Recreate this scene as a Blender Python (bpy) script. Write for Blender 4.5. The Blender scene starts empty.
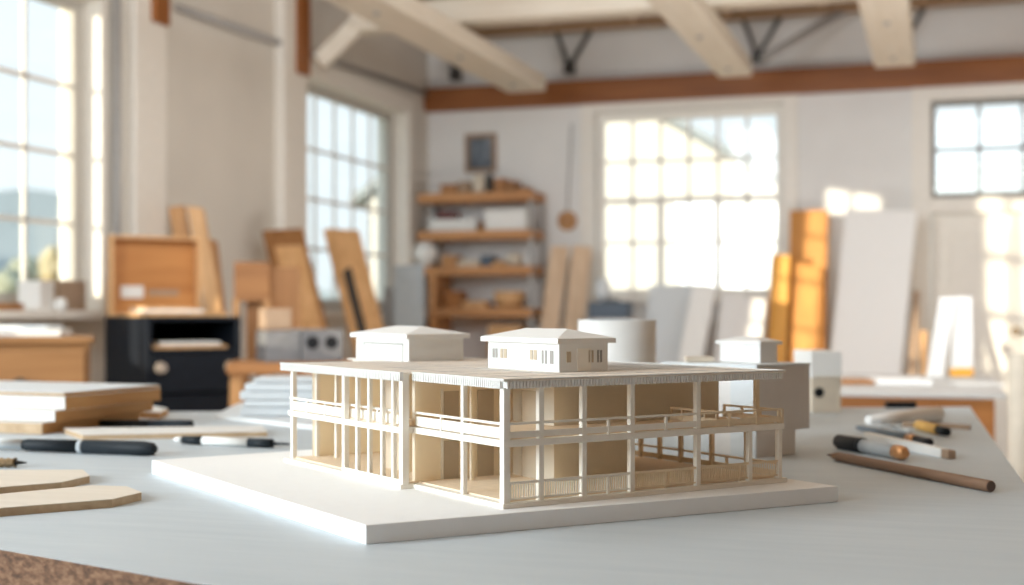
import bpy, bmesh, math, random
from mathutils import Vector, Matrix
random.seed(7)
PI = math.pi
col = bpy.context.scene.collection

# ------------------------------------------------------------------ camera frame and surveying helpers
F_PX, CX, HZ = 1320.0, 512.0, 312.0
YAW = math.radians(18.0)
CAM = Vector((0, 0, 1.10))
FWD = Vector((-math.sin(YAW), math.cos(YAW), 0))
RGT = Vector((math.cos(YAW), math.sin(YAW), 0))
UP = Vector((0, 0, 1))
TABLE_Z = 0.9035


def W(px, py, d):          # sight line (px, py) at distance d along the view axis
    return CAM + FWD * d + RGT * ((px - CX) / F_PX * d) + UP * ((HZ - py) / F_PX * d)


def G(px, py, z=TABLE_Z):  # where a sight line meets the level z
    return W(px, py, (CAM.z - z) * F_PX / (py - HZ))


def onY(px, Y):            # X where the sight line of a column meets the plane Y
    k = (px - CX) / F_PX
    v = FWD + RGT * k
    return Y * v.x / v.y


def zY(px, py, Y):
    k = (px - CX) / F_PX
    v = FWD + RGT * k
    return CAM.z + (HZ - py) / F_PX * (Y / v.y)


def onX(px, X):
    k = (px - CX) / F_PX
    v = FWD + RGT * k
    return X * v.y / v.x


def CC(x, d, z=0.0):       # plan coordinates measured along the view axis
    p = FWD * d + RGT * x
    return Vector((p.x, p.y, z))


# ------------------------------------------------------------------ materials
MATS = {}


def _new(name):
    m = bpy.data.materials.new(name)
    m.use_nodes = True
    nt = m.node_tree
    b = nt.nodes['Principled BSDF']
    return m, nt, b


def plain(name, c, rough=0.6, metal=0.0, var=0.06, scale=30.0, bump=0.0, sheen=0.0, emit=None):
    """painted / card / plastic surface with a faint procedural mottling"""
    if name in MATS:
        return MATS[name]
    m, nt, b = _new(name)
    b.inputs['Roughness'].default_value = rough
    b.inputs['Metallic'].default_value = metal
    tc = nt.nodes.new('ShaderNodeTexCoord')
    n = nt.nodes.new('ShaderNodeTexNoise')
    n.inputs['Scale'].default_value = scale
    n.inputs['Detail'].default_value = 4
    r = nt.nodes.new('ShaderNodeValToRGB')
    r.color_ramp.elements[0].position = 0.3
    r.color_ramp.elements[1].position = 0.7
    r.color_ramp.elements[0].color = (*[max(0, x * (1 - var)) for x in c], 1)
    r.color_ramp.elements[1].color = (*[min(1, x * (1 + var)) for x in c], 1)
    L = nt.links.new
    L(tc.outputs['Object'], n.inputs['Vector'])
    L(n.outputs['Fac'], r.inputs['Fac'])
    L(r.outputs['Color'], b.inputs['Base Color'])
    if bump:
        bp = nt.nodes.new('ShaderNodeBump')
        bp.inputs['Strength'].default_value = bump
        bp.inputs['Distance'].default_value = 0.01
        L(n.outputs['Fac'], bp.inputs['Height'])
        L(bp.outputs['Normal'], b.inputs['Normal'])
    MATS[name] = m
    return m


def wood(name, c1, c2, axis='Z', scale=14.0, rough=0.55, stretch=0.08):
    """grain stretched along an axis of the object"""
    if name in MATS:
        return MATS[name]
    m, nt, b = _new(name)
    b.inputs['Roughness'].default_value = rough
    tc = nt.nodes.new('ShaderNodeTexCoord')
    mp = nt.nodes.new('ShaderNodeMapping')
    s = {'X': (stretch, 1, 1), 'Y': (1, stretch, 1), 'Z': (1, 1, stretch)}[axis]
    mp.inputs['Scale'].default_value = [v * scale for v in s]
    n = nt.nodes.new('ShaderNodeTexNoise')
    n.inputs['Scale'].default_value = 2.0
    n.inputs['Detail'].default_value = 6
    n.inputs['Distortion'].default_value = 0.6
    r = nt.nodes.new('ShaderNodeValToRGB')
    r.color_ramp.elements[0].position = 0.32
    r.color_ramp.elements[1].position = 0.68
    r.color_ramp.elements[0].color = (*c1, 1)
    r.color_ramp.elements[1].color = (*c2, 1)
    L = nt.links.new
    L(tc.outputs['Object'], mp.inputs['Vector'])
    L(mp.outputs['Vector'], n.inputs['Vector'])
    L(n.outputs['Fac'], r.inputs['Fac'])
    L(r.outputs['Color'], b.inputs['Base Color'])
    MATS[name] = m
    return m


def card(name, c, through, fac=0.4, var=0.02, scale=90.0):
    """thin model card that lets some light glow through"""
    m = plain(name, c, rough=0.8, var=var, scale=scale)
    nt = m.node_tree
    b = nt.nodes['Principled BSDF']
    out = nt.nodes['Material Output']
    t = nt.nodes.new('ShaderNodeBsdfTranslucent')
    t.inputs['Color'].default_value = (*through, 1)
    mx = nt.nodes.new('ShaderNodeMixShader')
    mx.inputs['Fac'].default_value = fac
    nt.links.new(b.outputs[0], mx.inputs[1])
    nt.links.new(t.outputs[0], mx.inputs[2])
    nt.links.new(mx.outputs[0], out.inputs['Surface'])
    return m


def glass_mat():
    if 'window glass' in MATS:
        return MATS['window glass']
    m, nt, b = _new('window glass')
    nt.nodes.remove(b)
    out = nt.nodes['Material Output']
    t = nt.nodes.new('ShaderNodeBsdfTransparent')
    t.inputs['Color'].default_value = (0.96, 0.98, 0.98, 1)
    g = nt.nodes.new('ShaderNodeBsdfGlossy')
    g.inputs['Roughness'].default_value = 0.03
    mx = nt.nodes.new('ShaderNodeMixShader')
    mx.inputs['Fac'].default_value = 0.05
    nt.links.new(t.outputs[0], mx.inputs[1])
    nt.links.new(g.outputs[0], mx.inputs[2])
    nt.links.new(mx.outputs[0], out.inputs['Surface'])
    MATS['window glass'] = m
    return m


def chipboard():
    m, nt, b = _new('raw chipboard edge')
    b.inputs['Roughness'].default_value = 0.8
    tc = nt.nodes.new('ShaderNodeTexCoord')
    mp = nt.nodes.new('ShaderNodeMapping')
    mp.inputs['Scale'].default_value = (60, 60, 130)
    v = nt.nodes.new('ShaderNodeTexNoise')
    v.inputs['Scale'].default_value = 1.6
    v.inputs['Detail'].default_value = 5
    v.inputs['Roughness'].default_value = 0.7
    r = nt.nodes.new('ShaderNodeValToRGB')
    e = r.color_ramp.elements
    e[0].position, e[0].color = 0.30, (0.03, 0.014, 0.007, 1)
    e[1].position, e[1].color = 0.72, (0.30, 0.18, 0.105, 1)
    x = e.new(0.5)
    x.color = (0.15, 0.078, 0.042, 1)
    L = nt.links.new
    L(tc.outputs['Object'], mp.inputs['Vector'])
    L(mp.outputs['Vector'], v.inputs['Vector'])
    L(v.outputs['Fac'], r.inputs['Fac'])
    L(r.outputs['Color'], b.inputs['Base Color'])
    bp = nt.nodes.new('ShaderNodeBump')
    bp.inputs['Strength'].default_value = 0.5
    bp.inputs['Distance'].default_value = 0.004
    L(v.outputs['Fac'], bp.inputs['Height'])
    L(bp.outputs['Normal'], b.inputs['Normal'])
    return m


def tabletop_mat():
    """pale grey laminate with faint long scuffs"""
    m, nt, b = _new('pale grey worktop')
    b.inputs['Roughness'].default_value = 0.5
    b.inputs['Specular IOR Level'].default_value = 0.3
    tc = nt.nodes.new('ShaderNodeTexCoord')
    mp = nt.nodes.new('ShaderNodeMapping')
    mp.inputs['Rotation'].default_value = (0, 0, 0.5)
    mp.inputs['Scale'].default_value = (4, 34, 4)
    n = nt.nodes.new('ShaderNodeTexNoise')
    n.inputs['Scale'].default_value = 1.5
    n.inputs['Detail'].default_value = 8
    n.inputs['Roughness'].default_value = 0.65
    r = nt.nodes.new('ShaderNodeValToRGB')
    r.color_ramp.elements[0].position = 0.25
    r.color_ramp.elements[1].position = 0.7
    r.color_ramp.elements[0].color = (0.50, 0.565, 0.61, 1)
    r.color_ramp.elements[1].color = (0.57, 0.63, 0.67, 1)
    L = nt.links.new
    L(tc.outputs['Object'], mp.inputs['Vector'])
    L(mp.outputs['Vector'], n.inputs['Vector'])
    L(n.outputs['Fac'], r.inputs['Fac'])
    L(r.outputs['Color'], b.inputs['Base Color'])
    return m


def painting_mat():
    m, nt, b = _new('abstract blue grey print')
    b.inputs['Roughness'].default_value = 0.5
    tc = nt.nodes.new('ShaderNodeTexCoord')
    mp = nt.nodes.new('ShaderNodeMapping')
    mp.inputs['Scale'].default_value = (7, 1, 4)
    n = nt.nodes.new('ShaderNodeTexNoise')
    n.inputs['Scale'].default_value = 1.3
    n.inputs['Detail'].default_value = 3
    r = nt.nodes.new('ShaderNodeValToRGB')
    e = r.color_ramp.elements
    e[0].position, e[0].color = 0.35, (0.06, 0.075, 0.10, 1)
    e[1].position, e[1].color = 0.7, (0.42, 0.44, 0.46, 1)
    x = e.new(0.52)
    x.color = (0.13, 0.16, 0.20, 1)
    L = nt.links.new
    L(tc.outputs['Object'], mp.inputs['Vector'])
    L(mp.outputs['Vector'], n.inputs['Vector'])
    L(n.outputs['Fac'], r.inputs['Fac'])
    L(r.outputs['Color'], b.inputs['Base Color'])
    return m


def leaf_mat(name, c):
    return plain(name, c, rough=0.9, var=0.45, scale=3.0)


M = dict(
    plaster=plain('warm white plaster', (0.74, 0.71, 0.65), rough=0.9, var=0.05, scale=2.2, bump=0.15),
    plaster_back=plain('white painted wall', (0.80, 0.80, 0.79), rough=0.9, var=0.04, scale=2.5, bump=0.15),
    trim=plain('cream painted trim', (0.86, 0.83, 0.77), rough=0.55, var=0.03),
    trim_grey=plain('grey painted sash', (0.52, 0.50, 0.46), rough=0.55, var=0.03),
    muntin=plain('white painted muntin', (0.84, 0.82, 0.77), rough=0.5, var=0.02),
    dark_sash=plain('dark grey sash', (0.24, 0.23, 0.21), rough=0.5),
    beamcream=wood('cream washed timber', (0.74, 0.67, 0.56), (0.82, 0.76, 0.66), 'Y', 10, 0.6),
    beamcream_x=wood('cream washed timber across', (0.74, 0.67, 0.56), (0.82, 0.76, 0.66), 'X', 10, 0.6),
    redbeam=wood('red brown timber', (0.22, 0.068, 0.012), (0.34, 0.118, 0.024), 'X', 9, 0.5),
    redpost=wood('red brown post cap', (0.22, 0.068, 0.012), (0.34, 0.118, 0.024), 'Z', 9, 0.5),
    joist=wood('aged ceiling timber', (0.33, 0.20, 0.11), (0.55, 0.38, 0.24), 'X', 8, 0.7),
    ceiling=wood('ceiling boards', (0.36, 0.26, 0.17), (0.50, 0.38, 0.27), 'Y', 5, 0.8),
    steel=plain('dark steel', (0.055, 0.052, 0.05), rough=0.5, metal=0.3),
    pipe=plain('grey painted pipe', (0.36, 0.35, 0.34), rough=0.5),
    floor=wood('worn floor boards', (0.34, 0.23, 0.14), (0.52, 0.38, 0.26), 'Y', 5, 0.6),
    glass=glass_mat(),
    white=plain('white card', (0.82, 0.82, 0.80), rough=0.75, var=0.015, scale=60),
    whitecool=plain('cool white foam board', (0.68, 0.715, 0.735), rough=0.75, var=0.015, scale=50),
    boardwhite=plain('model base white', (0.88, 0.885, 0.88), rough=0.7, var=0.01, scale=60),
    ivory=plain('ivory model card', (0.89, 0.85, 0.77), rough=0.75, var=0.02, scale=120),
    tanwall=card('tan model card', (0.92, 0.845, 0.71), (1.0, .89, .71), .46, .02),
    roofcard=card('white roof card', (0.93, 0.93, 0.91), (1.0, .88, .72), .40, .005),
    wallcard=plain('dark brown panelling', (0.40, 0.32, 0.25), rough=0.8),  # unseen walls coloured dark to cut light bounced onto the model
    tanfloor=plain('tan model floor', (0.84, 0.68, 0.50), rough=0.8, var=0.05, scale=120),
    brownrail=plain('warm basswood strip', (0.80, 0.66, 0.47), rough=0.7, var=0.05, scale=150),  # shade at the model's right end put into column and rail colour
    groove=plain('pale roof joint', (0.34, 0.325, 0.30), rough=0.8),
    dimwin=plain('recessed model window', (0.52, 0.43, 0.32), rough=0.8),
    greycard=plain('warm grey card', (0.76, 0.74, 0.72), rough=0.8, var=0.02, scale=40),
    greyconcrete=plain('grey concrete block', (0.17, 0.17, 0.175), rough=0.9, var=0.12, scale=40),
    black=plain('black plastic', (0.015, 0.016, 0.018), rough=0.4, var=0.1),
    navy=plain('navy black lacquer', (0.006, 0.009, 0.015), rough=0.65, var=0.15),
    navydark=plain('dark cabinet inside', (0.006, 0.007, 0.008), rough=0.8),
    knob=plain('worn pale knob', (0.36, 0.30, 0.25), rough=0.5),
    charcoal=plain('charcoal plastic', (0.016, 0.021, 0.026), rough=0.55, var=0.1),
    metal=plain('brushed metal', (0.62, 0.66, 0.68), rough=0.35, metal=0.7, var=0.05),
    brass=plain('aged brass', (0.26, 0.18, 0.10), rough=0.35, metal=0.7, var=0.25, scale=200),
    copper=plain('copper band', (0.66, 0.33, 0.14), rough=0.3, metal=0.5, var=0.15, scale=90),
    pengrey=plain('grey pen barrel', (0.42, 0.45, 0.47), rough=0.45),
    penblue=plain('blue grey pen barrel', (0.16, 0.20, 0.235), rough=0.45),
    yellow=plain('ochre yellow plastic', (0.72, 0.43, 0.12), rough=0.5),
    yelband=plain('amber band', (0.85, 0.42, 0.06), rough=0.5),
    cardboard=plain('brown cardboard', (0.36, 0.25, 0.17), rough=0.85),
    cream=plain('cream card file', (0.66, 0.58, 0.47), rough=0.7),
    bluegrey=plain('blue grey sheet', (0.40, 0.45, 0.48), rough=0.6),
    bluecase=plain('dark blue case', (0.07, 0.10, 0.14), rough=0.5),
    redcloth=plain('dull red fabric', (0.17, 0.06, 0.06), rough=0.9),
    paper=plain('paper', (0.74, 0.73, 0.70), rough=0.85, var=0.02),
    birch=wood('birch ply face', (0.70, 0.63, 0.53), (0.78, 0.71, 0.61), 'X', 12, 0.65),
    birchedge=wood('birch ply edge', (0.42, 0.29, 0.17), (0.56, 0.41, 0.26), 'X', 30, 0.7),
    boardedge=wood('fibreboard edge', (0.46, 0.22, 0.07), (0.62, 0.34, 0.13), 'X', 25, 0.7),
    pine=wood('pine plank', (0.56, 0.31, 0.13), (0.74, 0.45, 0.22), 'Z', 12),
    palepine=wood('pale pine plank', (0.60, 0.42, 0.27), (0.74, 0.55, 0.38), 'Z', 12),
    oak=wood('brown plank', (0.38, 0.18, 0.065), (0.56, 0.30, 0.12), 'Z', 12),
    oakdark=wood('dark oak frame', (0.25, 0.11, 0.035), (0.38, 0.18, 0.065), 'Z', 12),
    oakx=wood('brown plank level', (0.30, 0.125, 0.04), (0.44, 0.205, 0.07), 'X', 12),
    amber=wood('amber plank', (0.50, 0.20, 0.03), (0.64, 0.29, 0.055), 'Z', 12),
    amberyellow=wood('golden plank', (0.62, 0.28, 0.035), (0.76, 0.38, 0.06), 'Z', 12),
    chest=wood('light pine chest', (0.20, 0.095, 0.034), (0.28, 0.145, 0.058), 'X', 12),
    crate=wood('orange ply crate', (0.38, 0.145, 0.035), (0.52, 0.23, 0.065), 'X', 10),
    shelfw=wood('warm shelf board', (0.42, 0.19, 0.07), (0.60, 0.30, 0.12), 'X', 10),
    benchw=wood('red brown bench apron', (0.30, 0.11, 0.025), (0.40, 0.165, 0.04), 'X', 10),
    pencilw=wood('natural pencil wood', (0.19, 0.105, 0.06), (0.27, 0.16, 0.10), 'X', 40),
    pencilend=plain('dark pencil core end', (0.10, 0.065, 0.05), rough=0.7),
    hill=plain('hazy blue hill', (0.42, 0.50, 0.57), rough=1.0, var=0.12, scale=0.05),  # distance haze is put into the hill colour
    grass=plain('dry meadow', (0.30, 0.28, 0.16), rough=1.0, var=0.3, scale=0.4),
    render=plain('white rendered wall', (0.74, 0.73, 0.70), rough=0.9, var=0.02),
    slate=plain('blue slate roof', (0.30, 0.34, 0.37), rough=0.8),
    bark=plain('bark', (0.12, 0.09, 0.07), rough=0.9),
    leaf_ochre=leaf_mat('ochre autumn leaves', (0.44, 0.38, 0.24)),
    leaf_olive=leaf_mat('olive autumn leaves', (0.34, 0.36, 0.27)),
    leaf_rust=leaf_mat('rust autumn leaves', (0.40, 0.31, 0.22)),
)
for k_ in ('navy', 'charcoal', 'black'):
    M[k_].node_tree.nodes['Principled BSDF'].inputs['Specular IOR Level'].default_value = 0.2
M['benchtop'] = plain('worn grey bench top', (0.47, 0.465, 0.45), rough=0.6, var=0.05, scale=8)
M['rollcream'] = plain('cream wrapping paper', (0.52, 0.47, 0.39), rough=0.8)
M['brightboard'] = plain('bright white sheet', (0.95, 0.95, 0.94), rough=0.7, var=0.01)
M['chip'] = chipboard()
M['tabletop'] = tabletop_mat()
M['painting'] = painting_mat()


# ------------------------------------------------------------------ mesh builder
class MB:
    def __init__(self):
        self.bm = bmesh.new()

    def box(self, x0, x1, y0, y1, z0, z1, mat=None):
        vs = [self.bm.verts.new(Vector(p)) for p in
              ((x0, y0, z0), (x1, y0, z0), (x1, y1, z0), (x0, y1, z0), (x0, y0, z1), (x1, y0, z1), (x1, y1, z1), (x0, y1, z1))]
        if mat is not None:
            for v in vs:
                v.co = mat @ v.co
        for f in ((3, 2, 1, 0), (4, 5, 6, 7), (0, 1, 5, 4), (1, 2, 6, 5), (2, 3, 7, 6), (3, 0, 4, 7)):
            self.bm.faces.new([vs[i] for i in f])
        return self

    def prism(self, pts, z0, z1):
        b = [self.bm.verts.new((p[0], p[1], z0)) for p in pts]
        t = [self.bm.verts.new((p[0], p[1], z1)) for p in pts]
        n = len(pts)
        self.bm.faces.new(list(reversed(b)))
        self.bm.faces.new(t)
        for i in range(n):
            j = (i + 1) % n
            self.bm.faces.new([b[i], b[j], t[j], t[i]])
        return self

    def hexa(self, b, t):
        """eight corners: four below, four above, in the same order"""
        bv = [self.bm.verts.new(p) for p in b]
        tv = [self.bm.verts.new(p) for p in t]
        n = len(b)
        self.bm.faces.new(list(reversed(bv)))
        self.bm.faces.new(tv)
        for i in range(n):
            j = (i + 1) % n
            self.bm.faces.new([bv[i], bv[j], tv[j], tv[i]])
        return self

    def bar(self, a, b, w, h=None, up=(0, 0, 1)):
        """square-section bar from a to b"""
        a, b = Vector(a), Vector(b)
        h = w if h is None else h
        d = (b - a).normalized()
        u = Vector(up)
        if abs(d.dot(u)) > 0.98:
            u = Vector((0, 1, 0))
        s = d.cross(u).normalized()
        t = s.cross(d).normalized()
        q = [(-w / 2, -h / 2), (w / 2, -h / 2), (w / 2, h / 2), (-w / 2, h / 2)]
        self.hexa([a + s * x + t * y for x, y in q], [b + s * x + t * y for x, y in q])
        return self

    def tube(self, a, b, r0, r1=None, n=20):
        a, b = Vector(a), Vector(b)
        r1 = r0 if r1 is None else r1
        d = (b - a).normalized()
        u = Vector((0, 0, 1)) if abs(d.z) < 0.95 else Vector((0, 1, 0))
        s = d.cross(u).normalized()
        t = s.cross(d).normalized()
        A = [self.bm.verts.new(a + (s * math.cos(2 * PI * i / n) + t * math.sin(2 * PI * i / n)) * r0) for i in range(n)]
        B = [self.bm.verts.new(b + (s * math.cos(2 * PI * i / n) + t * math.sin(2 * PI * i / n)) * r1) for i in range(n)]
        self.bm.faces.new(list(reversed(A)))
        self.bm.faces.new(B)
        for i in range(n):
            j = (i + 1) % n
            f = self.bm.faces.new([A[i], A[j], B[j], B[i]])
            f.smooth = True
        return self

    def rod(self, prof, n=20):
        """lathe along local X; prof = [(x, r), ...]; closed at both ends"""
        rings = []
        for x, r in prof:
            rings.append([self.bm.verts.new((x, r * math.cos(2 * PI * i / n), r * math.sin(2 * PI * i / n))) for i in range(n)])
        self.bm.faces.new(list(reversed(rings[0])))
        self.bm.faces.new(rings[-1])
        for A, B in zip(rings, rings[1:]):
            for i in range(n):
                j = (i + 1) % n
                f = self.bm.faces.new([A[i], A[j], B[j], B[i]])
                f.smooth = True
        return self

    def lathe(self, prof, n=32, c=(0, 0, 0)):
        """turned about Z; prof = [(r, z), ...]"""
        rings = []
        for r, z in prof:
            rings.append([self.bm.verts.new((c[0] + r * math.cos(2 * PI * i / n), c[1] + r * math.sin(2 * PI * i / n), c[2] + z)) for i in range(n)])
        self.bm.faces.new(list(reversed(rings[0])))
        self.bm.faces.new(rings[-1])
        for A, B in zip(rings, rings[1:]):
            for i in range(n):
                j = (i + 1) % n
                f = self.bm.faces.new([A[i], A[j], B[j], B[i]])
                f.smooth = True
        return self

    def build(self, name, mat, parent=None, bevel=0.0, loc=None, rotz=0.0, seg=2):
        bmesh.ops.recalc_face_normals(self.bm, faces=self.bm.faces[:])
        me = bpy.data.meshes.new(name)
        self.bm.to_mesh(me)
        self.bm.free()
        if isinstance(mat, (list, tuple)):
            for x in mat:
                me.materials.append(x)
        else:
            me.materials.append(mat)
        o = bpy.data.objects.new(name, me)
        col.objects.link(o)
        if parent is not None:
            o.parent = parent
        if loc is not None:
            o.location = loc
            o.rotation_euler = (0, 0, rotz)
        if bevel:
            md = o.modifiers.new('edge', 'BEVEL')
            md.width = bevel
            md.segments = seg
            md.limit_method = 'ANGLE'
        return o


def tag(o, label=None, cat=None, group=None, kind=None):
    if label:
        o['label'] = label
    if cat:
        o['category'] = cat
    if group:
        o['group'] = group
    if kind:
        o['kind'] = kind
    return o


def thing(name, label, cat, loc=(0, 0, 0), rotz=0.0, group=None, kind=None):
    o = bpy.data.objects.new(name, None)
    o.empty_display_size = 0.05
    col.objects.link(o)
    o.location = loc
    o.rotation_euler = (0, 0, rotz)
    return tag(o, label, cat, group, kind)


def structure(o):
    o['kind'] = 'structure'
    return o


# ================================================================== THE ROOM
XL, XR, YF, YB, ZC = -3.57, 4.6, -2.6, 9.0, 3.20
TH = 0.22


def wall_with_holes(name, mat, along, a0, a1, holes, fixed0, fixed1):
    """along 'Y': wall in a plane of constant X; along 'X': constant Y. holes = [(a0, a1, z0, z1)]"""
    mb = MB()
    holes = sorted(holes)

    def put(p0, p1, z0, z1):
        if p1 - p0 < 1e-6 or z1 - z0 < 1e-6:
            return
        if along == 'Y':
            mb.box(fixed0, fixed1, p0, p1, z0, z1)
        else:
            mb.box(p0, p1, fixed0, fixed1, z0, z1)
    cur = a0
    for h in holes:
        put(cur, h[0], 0, ZC)
        put(h[0], h[1], 0, h[2])
        put(h[0], h[1], h[3], ZC)
        cur = h[1]
    put(cur, a1, 0, ZC)
    return structure(mb.build(name, mat))


W1 = (4.25, 5.055, 1.10, 2.50)      # first window of the left wall
W2 = (7.02, 8.58, 1.10, 2.50)
W5 = (1.20, 3.72, 0.95, 2.60)      # beyond the frame, lights the table
wall_with_holes('wall_left', M['plaster'], 'Y', YF, YB + TH, [W5, W1, W2], XL - TH, XL)
WB = (-2.31, -1.01, 1.20, 2.50)
TR = (-0.06, 1.06, 1.84, 2.47)
wall_with_holes('wall_back', M['plaster_back'], 'X', XL, XR, [WB, (TR[0], TR[1], 0.0, TR[3])], YB, YB + TH)
structure(MB().box(XR, XR + TH, YF, YB + TH, 0, ZC).build('wall_right', M['wallcard']))
structure(MB().box(XL - TH, XR + TH, YF - TH, YF, 0, ZC).build('wall_front', M['wallcard']))
structure(MB().box(XL - TH, XR + TH, YF - TH, YB + TH, -0.15, 0).build('floor', M['floor']))
structure(MB().box(XL - TH, XR + TH, YF - TH, YB + TH, ZC, ZC + 0.12).build('ceiling', M['ceiling']))
structure(MB().box(XL, XL + 0.02, YF, YB, 0, 0.14).build('baseboard_left', M['trim']))
structure(MB().box(XL + .02, TR[0] - .12, YB - 0.02, YB, 0, 0.14).build('baseboard_back', M['trim']))


def side_window(n, hole, cols, rows_z, y0g, y1g, sill=True, cw=0.10, mat='trim_grey', mw=0.010):
    """sash window in the left wall; glass from y0g to y1g"""
    y0, y1, z0, z1 = hole
    r = thing('window_%d' % n, None, None, (XL, y0, z0), kind='structure')
    mat = M[mat]
    # casing on the room side
    c = MB()
    w, t = cw, cw * .22
    c.box(0, t, -w, 0, -0.02, z1 - z0 + w)
    c.box(0, t, y1 - y0, y1 - y0 + w, -0.02, z1 - z0 + w)
    c.box(0, t, 0, y1 - y0, z1 - z0, z1 - z0 + w)
    c.build('casing', M['trim'], r, 0.004)
    # painted reveal lining
    li = MB()
    li.box(-TH, 0, -0.002, 0.012, 0, z1 - z0)
    li.box(-TH, 0, y1 - y0 - 0.012, y1 - y0 + 0.002, 0, z1 - z0)
    li.box(-TH, 0, 0, y1 - y0, z1 - z0 - 0.012, z1 - z0 + 0.002)
    li.build('reveal', M['trim'], r)
    if sill:
        MB().box(-TH, 0.14, -0.12, y1 - y0 + 0.12, -0.03, 0.006).build('sill', M['trim'], r, 0.006)
    # sash
    f = MB()
    xs0, xs1 = -0.135, -0.09
    zb, zt = rows_z[0] - z0, rows_z[-1] - z0
    f.box(xs0, xs1, 0.012, y0g - y0, 0.006, z1 - z0 - 0.012)
    f.box(xs0, xs1, y1g - y0, y1 - y0 - 0.012, 0.006, z1 - z0 - 0.012)
    f.box(xs0, xs1, y0g - y0, y1g - y0, 0.006, zb)
    f.box(xs0, xs1, y0g - y0, y1g - y0, zt, z1 - z0 - 0.012)
    f.build('sash_frame', mat, r, 0.003)
    mu = MB()
    for i in range(1, cols):
        y = y0g - y0 + (y1g - y0g) * i / cols
        mu.box(-0.120, -0.106, y - mw, y + mw, zb, zt)
    for z in rows_z[1:-1]:
        mu.box(-0.120, -0.106, y0g - y0, y1g - y0, z - z0 - mw, z - z0 + mw)
    mu.build('muntins', M['muntin'], r)
    MB().box(-0.116, -0.112, y0g - y0, y1g - y0, zb, zt).build('glass_pane', M['glass'], r)
    return r


side_window(1, W1, 2, [1.18, 1.49, 1.795, 2.10, 2.44], 4.36, 4.97, cw=.02)
side_window(2, W2, 5, [1.18, 1.49, 1.795, 2.10, 2.44], 7.11, 8.49)
side_window(5, W5, 7, [1.02, 1.40, 1.78, 2.16, 2.54], 1.30, 3.63, mw=.026)

# the wide window in the back wall
r = thing('window_3', None, None, (WB[0], YB, WB[2]), kind='structure')
w_, h_ = WB[1] - WB[0], WB[3] - WB[2]
c = MB()
c.box(-0.10, 0, -0.03, 0, -0.10, h_ + 0.11)
c.box(w_, w_ + 0.10, -0.03, 0, -0.10, h_ + 0.11)
c.box(0, w_, -0.03, 0, h_, h_ + 0.11)
c.build('casing', M['trim'], r, 0.004)
MB().box(-0.12, w_ + 0.12, -0.10, 0.02, -0.04, 0.0).build('sill', M['trim'], r, 0.005)
fr = MB()
fr.box(0, 0.05, 0.06, 0.11, 0, h_)
fr.box(w_ - 0.05, w_, 0.06, 0.11, 0, h_)
fr.box(0.05, w_ - .05, 0.06, 0.11, 0, 0.06)
fr.box(0.05, w_ - .05, 0.06, 0.11, h_ - 0.06, h_)
fr.build('sash_frame', M['trim'], r, 0.003)
mu = MB()
gx0, gx1 = 0.05, w_ - 0.05
zz = [0.06, 0.385, 0.68, 0.955, h_ - 0.06]
for i in range(1, 6):
    x = gx0 + (gx1 - gx0) * i / 6
    mu.box(x - 0.011, x + 0.011, 0.068, 0.10, zz[0], zz[-1])
for k, z in enumerate(zz[1:-1]):
    hw = 0.022 if k == 1 else 0.011
    mu.box(gx0, gx1, 0.068, 0.102, z - hw, z + hw)
mu.build('muntins', M['muntin'], r)
cs = MB()
for i in (2, 4):
    x = gx0 + (gx1 - gx0) * i / 6
    cs.box(x - 0.022, x + 0.022, 0.062, 0.108, zz[0], zz[2])
cs.build('casement_frame', M['muntin'], r)
MB().box(gx0, gx1, 0.082, 0.086, zz[0], zz[-1]).build('glass_pane', M['glass'], r)

# door with a glazed transom
r = thing('door_1', None, None, (TR[0], YB, 0), kind='structure')
w_ = TR[1] - TR[0]
c = MB()
c.box(-0.12, 0, -0.035, 0, 0, TR[3] + 0.11)
c.box(w_, w_ + 0.12, -0.035, 0, 0, TR[3] + 0.11)
c.box(0, w_, -0.035, 0, TR[3], TR[3] + 0.11)
c.box(0, w_, -0.02, 0.12, TR[2] - 0.10, TR[2])
c.build('door_casing', M['trim'], r, 0.004)
tf = MB()
tz0, tz1 = TR[2], TR[3]
tf.box(0, 0.03, 0.03, 0.08, tz0, tz1)
tf.box(w_ - .03, w_, 0.03, 0.08, tz0, tz1)
tf.box(0.03, w_ - .03, 0.03, 0.08, tz0, tz0 + 0.035)
tf.box(0.03, w_ - .03, 0.03, 0.08, tz1 - 0.03, tz1)
for i in range(1, 4):
    x = 0.03 + (w_ - 0.06) * i / 4
    tf.box(x - .011, x + .011, 0.035, 0.075, tz0 + .03, tz1 - .03)
zm = (tz0 + tz1) / 2
tf.box(0.03, w_ - .03, 0.035, 0.075, zm - .011, zm + .011)
tf.build('transom_sash', M['dark_sash'], r)
MB().box(0.03, w_ - .03, 0.052, 0.056, tz0 + .03, tz1 - .03).build('transom_pane', M['glass'], r)
for s in (0, 1):
    x0 = 0.004 + s * (w_ / 2)
    x1 = x0 + w_ / 2 - 0.008
    zt = TR[2] - 0.105
    d = MB().box(x0, x1, 0.05, 0.09, 0.01, zt).build('door_leaf', M['trim'], r, 0.003)
    pm = MB()
    for (za, zb2) in ((0.15, 0.72), (0.84, zt - 0.12)):
        a, b, ww = x0 + .09, x1 - .09, .02
        pm.box(a, b, 0.036, 0.05, za, za + ww).box(a, b, 0.036, 0.05, zb2 - ww, zb2)
        pm.box(a, a + ww, 0.036, 0.05, za + ww, zb2 - ww).box(b - ww, b, 0.036, 0.05, za + ww, zb2 - ww)
    pm.build('panel_moulding', M['trim'], d)
hb = MB().tube((w_ / 2 - .05, 0.05, 0.98), (w_ / 2 - .05, -0.01, 0.98), 0.012).tube((w_ / 2 - .05, -0.01, 0.98), (w_ / 2 - .05, -0.045, 0.98), 0.027)
hb.build('door_knob', M['brass'], r)

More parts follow.
